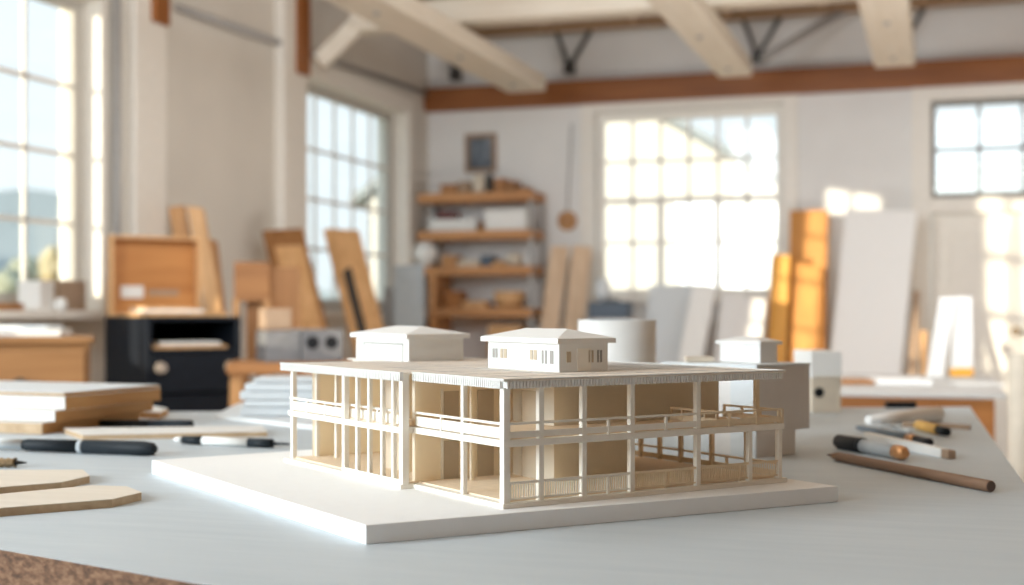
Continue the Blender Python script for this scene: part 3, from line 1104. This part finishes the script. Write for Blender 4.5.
t, L = lying('mechanical_pencil', 'slim pale grey pencil between the rolled sheet and the dark pen', 'pencil', (893, 428), (913, 435.5), .004)
MB().rod([(0, .0036), (L - .02, .0038)], 16).build('barrel', M['metal'], t)
MB().rod([(L - .02, .0036), (L, .001)], 16).build('point', M['pengrey'], t)

t, L = lying('glue_tube', 'ochre yellow tube with a dark cap near the table edge', 'tube', (916, 429.5), (947, 437.5), .0085)
MB().rod([(0, .0035), (.012, .0085), (L - .035, .0085)], 20).build('tube_body', M['yellow'], t)
MB().rod([(L - .035, .0072), (L, .0065)], 20).build('cap', M['charcoal'], t)

t, L = lying('wood_stick', 'thin brown wood stick behind the ochre tube', 'stick', (903, 426.5), (970, 429.5), .004)
MB().box(0, L, -.006, .006, -.004, .004).build('stick_body', M['cardboard'], t, 0.0008)

t, L = lying('rolled_sheet', 'loosely rolled white sheet lying across the far end of the table', 'paper roll', (868, 428), (938, 421.5), .0135)
MB().rod([(0, .007), (L * .35, .0105), (L, .0138), (L, .0122), (L - .02, .0120)], 24).build('outer_roll', M['brightboard'], t)
sp = MB()
sp.rod([(.02, .004), (L + .004, .009), (L + .004, .0082)], 20)
sp.build('inner_roll', M['white'], t)

t, L = lying('black_eraser', 'small black block lying at the far edge of the table', 'block', (886, 408), (916, 408), .006)
MB().box(0, L, -.006, .012, -.006, .007).build('block_body', M['black'], t, 0.002)

t, L = lying('utility_knife', 'large craft knife with thick dark handle lying toward the board stack', 'craft knife', (-30, 449.5), (156, 456), .0095)
MB().rod([(L * .30, .0070), (L * .32, .0085), (L * .60, .0092)], 24).build('front_grip', M['charcoal'], t)
MB().rod([(L * .60, .0096), (L * .625, .0096)], 24).build('collar', M['pengrey'], t)
MB().rod([(L * .625, .0098), (L * .93, .0104), (L * .985, .0085), (L, .0045)], 24).build('handle', M['charcoal'], t)
MB().rod([(0, .004), (.02, .0072), (L * .30, .0078)], 24).build('metal_shaft', M['metal'], t)

t, L = lying('brass_awl', 'short brass tool with a dark pointed tip at the frame edge', 'tool', (-30, 467.5), (27, 467.5), .0062)
pr = []
for i in range(14):
    pr.append((L * .80 * i / 13, .0056 + (.0009 if i % 2 else -.0006)))
MB().rod(pr, 20).build('knurled_grip', M['brass'], t)
MB().rod([(L * .80, .0046), (L * .84, .0030), (L, .0006)], 16).build('point', M['steel'], t)

t, L = lying('black_pen', 'black pen lying behind the long wood strip', 'pen', (96, 427), (193, 428), .0066)
MB().rod([(0, .004), (.02, .006), (L * .55, .0066)], 20).build('barrel', M['black'], t)
MB().rod([(L * .55, .0068), (L - .004, .007), (L, .005)], 20).build('cap', M['charcoal'], t)

t, L = lying('fineliner', 'white fineliner with dark cap and dark grip beside the base board', 'pen', (174, 444), (289, 449), .0068)
k = L
MB().rod([(0, .0016), (.004, .004), (k * .08, .0046)], 20).build('cap_tip', M['white'], t)
MB().rod([(k * .08, .0056), (k * .26, .0068)], 20).build('cap', M['charcoal'], t)
MB().rod([(k * .26, .0065), (k * .66, .0065)], 20).build('barrel', M['paper'], t)
MB().rod([(k * .66, .0067), (k * .86, .0067)], 20).build('grip', M['charcoal'], t)
MB().rod([(k * .86, .0024), (k, .0016)], 12).build('nib', M['black'], t)


# ================================================================== BACKGROUND: things leaning and standing about the room
def lean(name, label, cat, tl, tr, bm_, th, mat, group=None, zfloor=0.0):
    """board leaning from its top edge (two sight points with distances) down to the floor"""
    TL, TR_ = W(*tl), W(*tr)
    B = W(*bm_)
    D = B - (TL + TR_) / 2
    BL = TL + D * ((zfloor - TL.z) / D.z)
    BR = TR_ + D * ((zfloor - TR_.z) / D.z)
    n = (TR_ - TL).cross(D).normalized()
    if n.dot(FWD) < 0:
        n = -n
    o = (BL + BR) / 2
    q = [TL, TR_, BR, BL]
    back = [p + n * th for p in q]
    for p in back:
        p.z = max(p.z, zfloor)
    m = MB().hexa([p - o for p in q], [p - o for p in back])
    ob = m.build(name, mat, None, min(0.003, th / 5), o)
    tag(ob, label, cat, group)
    return ob, [p - o for p in q], n


# three planks behind the dark cabinet
G1 = 'planks leaning behind the dark cabinet'
lean('plank', 'tall brown plank leaning behind the dark cabinet, next to the orange crate', 'plank', (168, 207, 6.27), (184, 205, 6.27), (193, 305, 6.22), .03, M['oak'], G1)
lean('plank', 'second tall pale plank leaning behind the dark cabinet', 'plank', (187, 206, 6.27), (203, 208, 6.27), (212, 305, 6.22), .03, M['pine'], G1)
lean('plank', 'shorter plank leaning beside the two tall ones behind the cabinet', 'plank', (206, 238, 6.45), (217, 241, 6.45), (219, 305, 6.41), .025, M['oak'], G1)

# framed ply panel
ob, q, n = lean('framed_board', 'framed plywood panel leaning between the two windows', 'panel', (264, 230, 7.0), (303, 228, 7.15), (309, 332, 6.9), .03, M['oakdark'])
TLq, TRq, BRq, BLq = q
f = lambda s, t: TLq.lerp(TRq, s).lerp(BLq.lerp(BRq, s), t)
ins = [f(.14, .06), f(.86, .06), f(.86, .94), f(.14, .94)]
MB().hexa([p - n * .006 for p in ins], [p - n * .0005 for p in ins]).build('inner_panel', M['pine'], ob)
# plank with dark slot
ob, q, n = lean('slotted_plank', 'wide brown plank with a dark slot leaning under the corner window', 'plank', (325, 228, 7.6), (359, 230, 7.72), (368, 332, 7.48), .03, M['pine'])
TLq, TRq, BRq, BLq = q
f = lambda s, t: TLq.lerp(TRq, s).lerp(BLq.lerp(BRq, s), t)
ins = [f(.20, .16), f(.46, .14), f(.46, .9), f(.20, .9)]
MB().hexa([p - n * .004 for p in ins], [p - n * .0005 for p in ins]).build('slot', M['steel'], ob)
# easel-like wooden stand
ez = thing('wooden_stand', 'brown wooden stand with a panel on top beside the dark cabinet', 'stand', CC((253 - CX) / F_PX * 5.7, 5.7, 0), YAW + .15)
zt = 1.10 + (HZ - 262) / F_PX * 5.7
MB().box(-.08, .07, -.012, .012, zt - .17, zt).build('panel', M['oakx'], ez, 0.002)
for s in (-1, 1):
    MB().bar((s * .065 - .005, -.025, 0), (s * .065 - .005, -.025, zt - .16), .03, .025).build('leg', M['oak'], ez)
MB().bar((.03, .20, 0), (.03, .02, zt - .05), .03, .025).build('leg', M['oakdark'], ez)
MB().box(-.065, .065, -.03, -.013, .5, .54).build('crossbar', M['oak'], ez)
MB().box(-.03, .20, .035, .05, zt - .45, zt - .02).build('back_panel', M['oakdark'], ez)

# dark cabinet
cab = thing('storage_cabinet', 'dark navy open-top cabinet with round pale knobs', 'cabinet', CC(-1.382, 5.0, 0), YAW + math.radians(34))
cw, cd, ch = .377, .53, 1.082
cm_ = MB()
cm_.box(0, .018, 0, cd, 0, ch).box(cw - .018, cw, 0, cd, 0, ch).box(.018, cw - .018, cd - .015, cd, 0, ch)
cm_.box(.018, cw - .018, 0, cd - .015, ch - .016, ch).box(.018, cw - .018, 0.004, cd - .015, ch - .14, ch - .125)
cm_.box(.018, cw - .018, 0.03, cd - .015, 0.0, .05)
cm_.build('carcass', M['navy'], cab, 0.003)
MB().box(.02, cw - .02, cd - .03, cd - .016, ch - .125, ch - .017).build('dark_back', M['navydark'], cab)
for i, (za, zb2) in enumerate(((ch - .292, ch - .145), (ch - .50, ch - .302), (ch - .75, ch - .51), (.055, ch - .76))):
    dr = MB().box(.02, cw - .02, -.012, .20, za, zb2).build('drawer', M['navy'], cab, 0.003)
    if i == 0:
        for x in (.048, cw - .05):
            MB().tube((x, -.013, (za + zb2) / 2 + .024), (x, -.034, (za + zb2) / 2 + .024), .022, .019, 24).build('knob', M['knob'], dr)
    else:
        MB().tube((cw / 2, -.013, (za + zb2) / 2), (cw / 2, -.028, (za + zb2) / 2), .012, .010, 16).build('knob', M['steel'], dr)
cabM = Matrix.Translation(cab.location) @ Matrix.Rotation(YAW + math.radians(34), 4, 'Z')
for i, (x, y, w, l, th, rz, mat, lab) in enumerate((
        (.03, .02, .30, .20, .012, .02, 'pine', 'pale wood sheet lying in the open slot of the dark cabinet'),
        (.06, .03, .24, .18, .012, -.05, 'paper', 'white paper bundle on the wood sheet in the cabinet slot'))):
    b = MB().box(0, w, 0, l, 0, th).build('loose_sheet', M[mat], None, .001, cabM @ Vector((x, y, ch - .124 + i * .014)), YAW + math.radians(34) + rz)
    tag(b, lab, 'sheet', 'sheets in the cabinet slot')
zc = ch + .001
for i, (x, y, w, l, th, rz, mat, lab) in enumerate((
        (.0, .08, .36, .28, .014, .03, 'pine', 'wide pine offcut lying on the dark cabinet'),
        (.02, .12, .24, .22, .012, -.10, 'paper', 'sunlit paper pad on the pine offcut on the dark cabinet'),
        (.04, .13, .20, .14, .010, .15, 'pine', 'small wood piece topmost on the dark cabinet'))):
    b = MB().box(0, w, 0, l, 0, th).build('offcut', M[mat], None, .001, cabM @ Vector((x, y, zc)), YAW + math.radians(34) + rz)
    tag(b, lab, 'offcut', 'offcuts on the dark cabinet')
    zc += th + .0015
# crate standing on the cabinet's rear edge
cr = thing('plywood_crate', 'orange plywood crate with a white label standing on the dark cabinet', 'crate', cabM @ Vector((-.005, .43, ch + .001)), YAW + math.radians(34))
MB().box(0, .38, .05, .06, 0, .33).build('bottom_panel', M['crate'], cr, .001)
sd_ = MB()
sd_.box(0, .012, 0, .05, 0, .33).box(.368, .38, 0, .05, 0, .33).box(.012, .368, 0, .05, .318, .33).box(.012, .368, 0, .05, 0, .012)
sd_.build('rim', M['pine'], cr, .001)
MB().box(.055, .15, .0485, .05, .075, .125).build('label_sticker', M['paper'], cr)
MB().box(.17, .30, .0488, .05, .085, .11).build('faded_stencil', M['cardboard'], cr)

# window sill things (window nearest)
sx = XL + .06
y = onX(64, sx)
cbx = thing('cardboard_box', 'small brown cardboard box on the tall window sill', 'box', (sx, y, 1.107), -.2)
MB().box(-.055, .055, -.07, .07, 0, .125).build('carton', M['cardboard'], cbx, .002)
MB().box(-.056, -.0, -.072, -.0705, .07, .126).build('flap', M['cardboard'], cbx)
y2 = onX(36, sx)
b = MB().box(-.05, .05, -.05, .05, 0, .12).build('white_box', M['white'], None, .002, (sx, y2, 1.107), .1)
tag(b, 'white box beside the brown cardboard box on the window sill', 'box')
b = MB().lathe([(.02, 0), (.024, .004), (.024, .035), (.017, .045), (.018, .05)], 20).build('small_jar', M['white'], None, 0, (XL + .125, onX(61, XL + .125), 1.107))
tag(b, 'tiny white jar in front of the cardboard box on the sill', 'jar')
b = MB().box(-.06, .06, -.13, .05, 0, .028).build('wood_offcut', M['oakx'], None, .002, (sx, onX(3, sx), 1.107))
tag(b, 'flat brown wood piece on the window sill at the frame edge', 'offcut')

# pine chest of drawers under the window
p = CC((90 - CX) / F_PX * 4.0, 4.0, 0)
chs = thing('pine_chest', 'light pine chest with drawers under the tall window', 'chest', p, YAW + math.radians(18))
MB().box(-.75, 0, 0, .40, 0, 1.005).build('carcass', M['chest'], chs, .003)
MB().box(-.76, .012, -.02, .41, 1.005, 1.026).build('chest_top', M['chest'], chs, .003)
for (za, zb2) in ((.79, .985), (.54, .78), (.29, .53), (.05, .28)):
    dr = MB().box(-.735, -.015, -.014, 0, za, zb2).build('drawer', M['chest'], chs, .003)
    MB().tube((-.20, -.013, (za + zb2) / 2), (-.20, -.034, (za + zb2) / 2), .018, .015, 18).build('knob', M['steel'], dr)
b = MB().box(-.30, .0, -.12, .14, 0, .018).build('paper_stack', M['paper'], None, .001, p + Vector((-.16, .10, 1.027)), .5)
tag(b, 'white paper stack on top of the pine chest', 'papers')
b = MB().box(-.19, .0, -.10, .10, 0, .012).build('paper_pad', M['whitecool'], None, .001, p + Vector((-.20, .10, 1.0465)), .4)
tag(b, 'smaller white pad on the paper stack on the pine chest', 'papers')

# concrete block on a trestle, cardboard box beside
d0 = 4.6
tz = 1.10 - (362 - HZ) / F_PX * d0
tp = CC((300 - CX) / F_PX * d0, d0, 0)
tre = thing('trestle', 'narrow wooden trestle carrying the grey concrete block', 'trestle', tp, YAW + .1)
MB().box(-.25, .35, -.02, .30, tz - .04, tz - .001).build('trestle_top', M['oakx'], tre, .003)
for (x, y) in ((-.22, .02), (.31, .02), (-.22, .26), (.31, .26)):
    MB().bar((x * 1.1, y, 0), (x, y, tz - .04), .04).build('leg', M['oak'], tre)
bk = thing('concrete_block', 'grey concrete block with two round holes on a wooden trestle', 'block', CC((302 - CX) / F_PX * d0, d0, tz), YAW + math.radians(20))
bw, bh = .145, .112
blk = MB().box(0, bw, .0, .22, 0, bh).build('block_body', M['greyconcrete'], bk, .003)
for x in (.037, .104):
    MB().tube((x, -.0015, bh * .60), (x, .001, bh * .60), .023, n=28).build('hole', M['black'], bk)
MB().box(-.125, -.002, .015, .21, 0, bh * .97).build('side_block', M['greyconcrete'], bk, .003)
b = MB().box(-.05, .05, -.05, .05, 0, .075).build('cardboard_carton', M['cardboard'], None, .003, CC((275 - CX) / F_PX * 4.86, 4.86, tz + .113), YAW + .4)
tag(b, 'open brown carton resting on the grey concrete block', 'box')
b.location.z = tz + .1125

# blue grey sheets near the corner, globe
G2 = 'blue-grey sheets by the shelves'
lean('plastic_board', 'blue-grey plastic sheet leaning by the shelves in the corner', 'panel', (394, 266, 8.3), (424, 263, 8.35), (409, 335, 8.22), .012, M['bluegrey'], G2)
lean('plastic_sheet', 'darker slim grey panel at the back of the blue-grey sheet', 'panel', (384, 288, 8.5), (398, 286, 8.52), (388, 335, 8.44), .012, M['pipe'], G2)

# shelf unit
SY0, SY1 = 8.62, 8.95
sx0, sx1 = -3.50, -2.66
su = thing('shelf_unit', 'open wooden shelf unit on metal posts under the framed print', 'shelving', (sx0, SY0, 0))
sw = sx1 - sx0
levels = [(zY(480, 192, SY0), 0, sw), (zY(480, 230, SY0), 0, sw), (zY(480, 266, SY0), .03, sw), (zY(480, 308, SY0), .14, sw), (.70, .14, sw), (.25, .14, sw)]
for (zz_, a, b_) in levels:
    MB().box(a, b_, 0, SY1 - SY0, zz_ - .062, zz_).build('shelf', M['shelfw'], su, .003)
for (x, y) in ((.03, .30), (sw - .012, .03), (sw - .012, .30)):
    MB().box(x - .014, x + .014, y - .014, y + .014, 0, levels[0][0] - .062).build('post', M['pipe'], su)
MB().box(.02, .034, .28, .30, levels[2][0], levels[0][0] - .062).build('post', M['steel'], su)
MB().box(.085, .139, .0, .32, 0, levels[2][0] - .062).build('side_panel', M['shelfw'], su, .003)


def on_shelf(name, label, cat, pl, pr, pt, lvl, mat, depth=.16, shape='box', y=None, group='things on the wooden shelves', parts=None):
    zz_ = levels[lvl][0] + .001
    Y = SY0 + .06 if y is None else y
    x0, x1 = onY(pl, Y), onY(pr, Y)
    h = zY((pl + pr) / 2, pt, Y) - zz_
    c_ = Vector(((x0 + x1) / 2, Y, zz_))
    w = (x1 - x0) / 2
    if shape == 'box':
        m = MB().box(-w, w, 0, depth, 0, h)
        o = m.build(name, M[mat], None, min(.006, h / 6), c_)
    elif shape == 'jar':
        m = MB().lathe([(w * .85, 0), (w, h * .06), (w, h * .78), (w * .7, h * .9), (w * .72, h)], 28)
        c_.y += w
        o = m.build(name, M[mat], None, 0, c_)
    elif shape == 'globe':
        m = MB()
        r_ = w
        pr_ = [(r_ * .45, 0), (r_ * .45, r_ * .12)] + [(max(.002, r_ * math.sin(a)), r_ * 1.0 + r_ * .08 - r_ * math.cos(a)) for a in [.45 + i * (PI - .46) / 14 for i in range(15)]]
        m.lathe(pr_, 32)
        c_.y += w
        o = m.build(name, M[mat], None, 0, c_)
    elif shape == 'roll':
        r_ = h / 2
        m = MB().tube((-w, r_, r_), (w, r_, r_), r_, n=20)
        o = m.build(name, M[mat], None, 0, c_)
    elif shape == 'basket':
        m = MB().lathe([(w * .78, 0), (w * .95, h * .5), (w, h), (w * .9, h), (w * .7, h * .2), (.002, h * .15)], 28)
        c_.y += w
        o = m.build(name, M[mat], None, 0, c_)
    elif shape == 'heap':
        m = MB()
        n_ = 5
        for i in range(n_):
            t0 = random.uniform(-.08, .08) * w
            m.box(-w + abs(t0), w - abs(t0) * .5, t0 * .3, depth + t0 * .3, h * i / n_, h * (i + .93) / n_)
        o = m.build(name, M[mat], None, .002, c_)
    tag(o, label, cat, group)
    return o


on_shelf('wood_offcut', 'low brown wood piece on the top shelf near the corner', 'offcut', 440, 456, 184, 0, 'oakx')
on_shelf('wood_offcut', 'second low wood piece beside the cream jar on the top shelf', 'offcut', 457.5, 469, 181, 0, 'cardboard')
on_shelf('cream_jar', 'tall cream jar on the top shelf under the print', 'jar', 470, 484, 174, 0, 'cream', shape='jar')
on_shelf('black_bottle', 'slim black bottle beside the cream jar on the top shelf', 'bottle', 485.5, 492, 173, 0, 'black', shape='jar')
on_shelf('wood_box', 'brown wooden box on the top shelf beside the black bottle', 'box', 493.5, 505, 178, 0, 'oakx')
on_shelf('dark_box', 'dark small box at the free end of the top shelf', 'box', 506.5, 515, 180, 0, 'oakdark')
on_shelf('flat_offcut', 'thin wood piece at the post end of the top shelf', 'offcut', 517, 528, 187, 0, 'oakx')
on_shelf('paper_bundle', 'wide white paper bundle on the second shelf', 'papers', 429, 476, 219, 1, 'white', shape='heap', depth=.12)
on_shelf('red_cloth', 'folded dull red cloth behind the paper bundle on the second shelf', 'cloth', 437, 455, 211, 1, 'redcloth', y=SY0 + .20, depth=.1)
on_shelf('white_carton', 'white carton on the second shelf', 'box', 485, 526, 209, 1, 'white')
on_shelf('dark_roll', 'dark roll between the paper bundle and the white carton', 'roll', 478, 484, 222, 1, 'oakdark', shape='roll')
on_shelf('brown_box', 'brown box beside the white globe on the third shelf', 'box', 441, 456, 255, 2, 'oak')
on_shelf('book_pile', 'pale pile of sheets on the third shelf', 'papers', 457, 479, 260, 2, 'cream', shape='heap')
on_shelf('blue_case', 'dark blue case in the middle of the third shelf', 'case', 480.5, 491, 255, 2, 'bluecase')
on_shelf('sheet_pile', 'low tan pile of sheets beside the blue case on the third shelf', 'papers', 492, 505, 261, 2, 'pine', shape='heap')
on_shelf('paper_roll', 'white paper roll on the third shelf near the post', 'paper roll', 506, 519, 253, 2, 'cream', shape='roll')
on_shelf('white_cup', 'small white cup at the end of the third shelf', 'cup', 523, 530, 254, 2, 'white', shape='jar')
on_shelf('orange_box', 'red-brown box on the lowest visible shelf', 'box', 443, 460, 291, 3, 'benchw')
on_shelf('flat_tray', 'flat tan tray on the lowest visible shelf', 'tray', 462, 485, 301, 3, 'pine')
on_shelf('round_basket', 'round woven tan basket on the lowest visible shelf', 'basket', 489, 520, 291, 3, 'pine', shape='basket')
on_shelf('tan_crate', 'tan crate below the lowest visible shelf', 'crate', 488, 520, 325, 4, 'pine')
gl = on_shelf('globe_lamp', 'white glass globe resting at the corner end of the shelves', 'globe', 413, 436, 250, 2, 'white', shape='globe', y=SY0 - .02)
gl.location.x = onY(426, SY0 + .07)
gl.location.z = levels[2][0] + .001

# planks by the shelf
G3 = 'pale planks leaning beside the shelves'
lean('plank', 'pale plank leaning beside the shelf posts', 'plank', (551, 246, 9.05), (569, 246, 9.05), (549, 332, 8.94), .03, M['palepine'], G3)
lean('plank', 'pale plank leaning closest to the wide back window', 'plank', (573, 245, 8.95), (592, 247, 8.95), (574, 332, 8.84), .03, M['palepine'], G3)

# things under the wide window
pc = CC((616 - CX) / F_PX * 8.6, 8.6, 0)
pl_ = thing('plinth_cabinet', 'low grey cabinet under the wide window carrying a blue case', 'cabinet', pc, 0)
MB().box(-.12, .14, -.2, .10, 0, 1.055).build('carcass', M['greycard'], pl_, .004)
MB().box(-.11, .13, -.21, -.2, .06, 1.03).build('door', M['greycard'], pl_, .003)
cs_ = thing('tool_case', 'dark blue tool case under the wide window', 'tool case', pc + Vector((-.02, -.05, 1.056)), .05)
MB().box(-.13, .13, -.1, .08, 0, .11).build('case_body', M['bluecase'], cs_, .008)
MB().tube((-.05, 0, .12), (.05, 0, .12), .008, n=12).build('handle', M['black'], cs_)
for s in (-1, 1):
    MB().tube((s * .05, 0, .109), (s * .05, 0, .12), .008, n=12).build('handle_foot', M['black'], cs_)
b = MB().lathe([(.035, 0), (.05, .05), (.045, .12), (.02, .15)], 24).build('pale_bottle', M['whitecool'], None, 0, pc + Vector((-.08, -.03, 1.1745)))
tag(b, 'pale bottle standing on the blue tool case', 'bottle')
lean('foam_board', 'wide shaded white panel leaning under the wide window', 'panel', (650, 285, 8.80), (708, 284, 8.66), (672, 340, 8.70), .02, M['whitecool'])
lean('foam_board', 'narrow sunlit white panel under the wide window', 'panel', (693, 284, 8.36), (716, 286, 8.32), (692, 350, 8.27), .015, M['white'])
lean('grey_board', 'warm grey panel leaning beside the narrow sunlit panel', 'panel', (722, 292, 8.46), (766, 300, 8.34), (738, 350, 8.34), .02, M['greycard'])

# amber boards
lean('amber_board', 'tall wide orange board standing against the white wall', 'board', (790, 210, 8.72), (828, 210, 8.62), (807, 345, 8.6), .02, M['amber'])
lean('amber_plank', 'golden yellow plank at the window side of the orange boards', 'plank', (771, 254, 8.55), (790, 255, 8.50), (777, 345, 8.46), .03, M['amberyellow'])
lean('amber_plank', 'orange plank with a slanted top in front of the tall orange board', 'plank', (795, 262, 8.42), (820, 266, 8.36), (805, 348, 8.32), .035, M['amber'])
# big white panel
lean('white_board', 'large white panel leaning beside the orange boards', 'panel', (846, 209, 8.45), (917, 211, 8.24), (864, 375, 8.20), .025, M['brightboard'])
G4 = 'thin strips leaning by the door'
lean('wood_strip', 'thin brown strip leaning between white panel and door', 'strip', (913, 290, 8.15), (920, 291, 8.13), (912, 375, 7.95), .02, M['cardboard'], G4)
lean('wood_strip', 'shorter pale strip leaning beside the brown strip by the door', 'strip', (920, 330, 8.0), (927, 331, 7.98), (924, 378, 7.85), .02, M['pine'], G4)

# side bench
bz = .88
fr_c = G(1007, 394, bz)
bn = thing('side_bench', 'side bench with a white top and red-brown apron beyond the table corner', 'bench', Vector((fr_c.x, fr_c.y, 0)))
MB().box(-1.25, 0, 0, 1.05, bz - .015, bz).build('bench_top', M['benchtop'], bn, .003)
MB().box(-1.22, -.03, .02, 1.03, bz - .24, bz - .015).build('apron', M['benchw'], bn, .003)
for (x, y) in ((-.06, .05), (-1.19, .05), (-.06, .98), (-1.19, .98)):
    MB().box(x - .035, x + .035, y - .035, y + .035, 0, bz - .24).build('leg', M['benchw'], bn, .003)


def on_bench(px, py):
    return G(px, py, bz)


o = on_bench(927, 377)
b = MB().hexa([(0, 0, 0), (.055, 0, 0), (.055, .012, 0), (0, .012, 0)], [(.045, .0, .27), (.10, .0, .27), (.10, .012, .27), (.045, .012, .27)]).build('leaning_card', M['white'], None, .001, o + Vector((0, 0, .001)), YAW)
tag(b, 'slanted white card of the A-shaped pair on the side bench', 'card', 'white cards standing on the side bench')
o = on_bench(951, 377)
rc = thing('banded_card', 'upright white card with an amber band at its foot on the side bench', 'card', o + Vector((.0, .02, .001)), YAW, 'white cards standing on the side bench')
MB().hexa([(0, 0, .028), (.075, 0, .028), (.075, .014, .028), (0, .014, .028)], [(.005, 0, .272), (.072, 0, .272), (.072, .014, .272), (.005, .014, .272)]).build('card_face', M['white'], rc, .001)
MB().box(-.001, .076, -.002, .016, 0, .028).build('amber_band', M['yelband'], rc, .001)
o = on_bench(878, 386)
b = MB().box(0, .16, 0, .20, 0, .016).build('foam_block', M['white'], None, .002, o + Vector((0, 0, .001)), YAW - .1)
tag(b, 'flat white foam block lying on the side bench', 'foam block')
o = on_bench(842, 385)
b = MB().box(0, .095, 0, .10, 0, .014).build('wood_offcut', M['oakx'], None, .002, o + Vector((0, 0, .001)), YAW - .1)
tag(b, 'flat orange-brown offcut on the side bench next to the foam block', 'offcut')
o = on_bench(955, 386)
b = MB().box(0, .15, 0, .10, 0, .006).build('paper_sheet', M['paper'], None, .001, o + Vector((0, 0, .001)), YAW - .1)
tag(b, 'thin white paper pad in front of the amber-banded card', 'papers')
# paper roll standing by the bench
p = CC((1019 - CX) / F_PX * 3.5, 3.5, 0)
rl = thing('standing_roll', 'tall cream paper roll standing on the floor beside the bench', 'paper roll', p)
MB().lathe([(.028, 0), (.028, .99), (.021, .99), (.021, .90), (.002, .9)], 28).build('roll_body', M['rollcream'], rl)

# ================================================================== LIGHT
w = bpy.data.worlds.new('sky')
bpy.context.scene.world = w
w.use_nodes = True
nt = w.node_tree
bg = nt.nodes['Background']
tc = nt.nodes.new('ShaderNodeTexCoord')
sp_ = nt.nodes.new('ShaderNodeSeparateXYZ')
rp = nt.nodes.new('ShaderNodeValToRGB')
e = rp.color_ramp.elements
e[0].position, e[0].color = 0.0, (0.80, 0.86, 0.88, 1)
e[1].position, e[1].color = 0.55, (0.60, 0.75, 0.88, 1)
x = e.new(0.10)
x.color = (0.84, 0.92, 0.96, 1)
x = e.new(0.25)
x.color = (0.84, 0.92, 0.97, 1)
nt.links.new(tc.outputs['Generated'], sp_.inputs['Vector'])
nt.links.new(sp_.outputs['Z'], rp.inputs['Fac'])
nt.links.new(rp.outputs['Color'], bg.inputs['Color'])
bg.inputs['Strength'].default_value = 1.3


def sun(dirv, strength, color, angle):
    l = bpy.data.lights.new('sun', 'SUN')
    l.energy = strength
    l.color = color
    l.angle = math.radians(angle)
    o = bpy.data.objects.new('sun', l)
    col.objects.link(o)
    o.rotation_euler = Vector(dirv).to_track_quat('-Z', 'Y').to_euler()


def area(name, loc, target, sx_, sy_, power, color):
    l = bpy.data.lights.new(name, 'AREA')
    l.shape = 'RECTANGLE'
    l.size, l.size_y = sx_, sy_
    l.energy = power
    l.color = color
    o = bpy.data.objects.new(name, l)
    col.objects.link(o)
    o.location = loc
    o.rotation_euler = (Vector(target) - Vector(loc)).to_track_quat('-Z', 'Y').to_euler()
    return o


sun((1, 1.39, -.175), 7.5, (1.0, .86, .66), 0.6)
area('window_daylight', (XL + .4, -1.0, 1.95), (-.2, 1.4, 1.0), 2.4, 1.5, 255, (.84, .94, 1.0))  # added key lamp inside the room, no window stands here
area('roof_light', (-1.7, 1.9, 3.12), (-.9, 1.7, .9), 1.6, 1.6, 28, (.84, .94, 1.0))  # added fill above the table, the ceiling has no opening here
area('ceiling_lamp', (-.3, 3.0, 2.75), (-.8, 8.5, 1.5), 4.0, 1.2, 115, (.95, .98, 1.0))  # added fill aimed at the back of the room, no real fixture
area('floor_bounce', (0.6, 4.6, .06), (0.6, 4.6, 3), 3.5, 2.2, 85, (1.0, .96, .90))  # added lamp on the floor, brightens beams and ceiling from below


# ================================================================== CAMERA
cam = bpy.data.cameras.new('camera')
co = bpy.data.objects.new('camera', cam)
col.objects.link(co)
co.location = CAM
co.rotation_euler = (PI / 2, 0, YAW)
cam.sensor_width = 36
cam.lens = F_PX / 1024 * 36
cam.shift_y = (HZ - 292.5) / 1024
cam.clip_start = .02
cam.clip_end = 600
cam.dof.use_dof = True
cam.dof.focus_distance = 1.29
cam.dof.aperture_fstop = 4.2
sc = bpy.context.scene
sc.camera = co
sc.view_settings.view_transform = 'Standard'
sc.view_settings.look = 'None'
sc.view_settings.exposure = 0.0
sc.cycles.max_bounces = 10
sc.cycles.diffuse_bounces = 6
sc.cycles.use_denoising = True
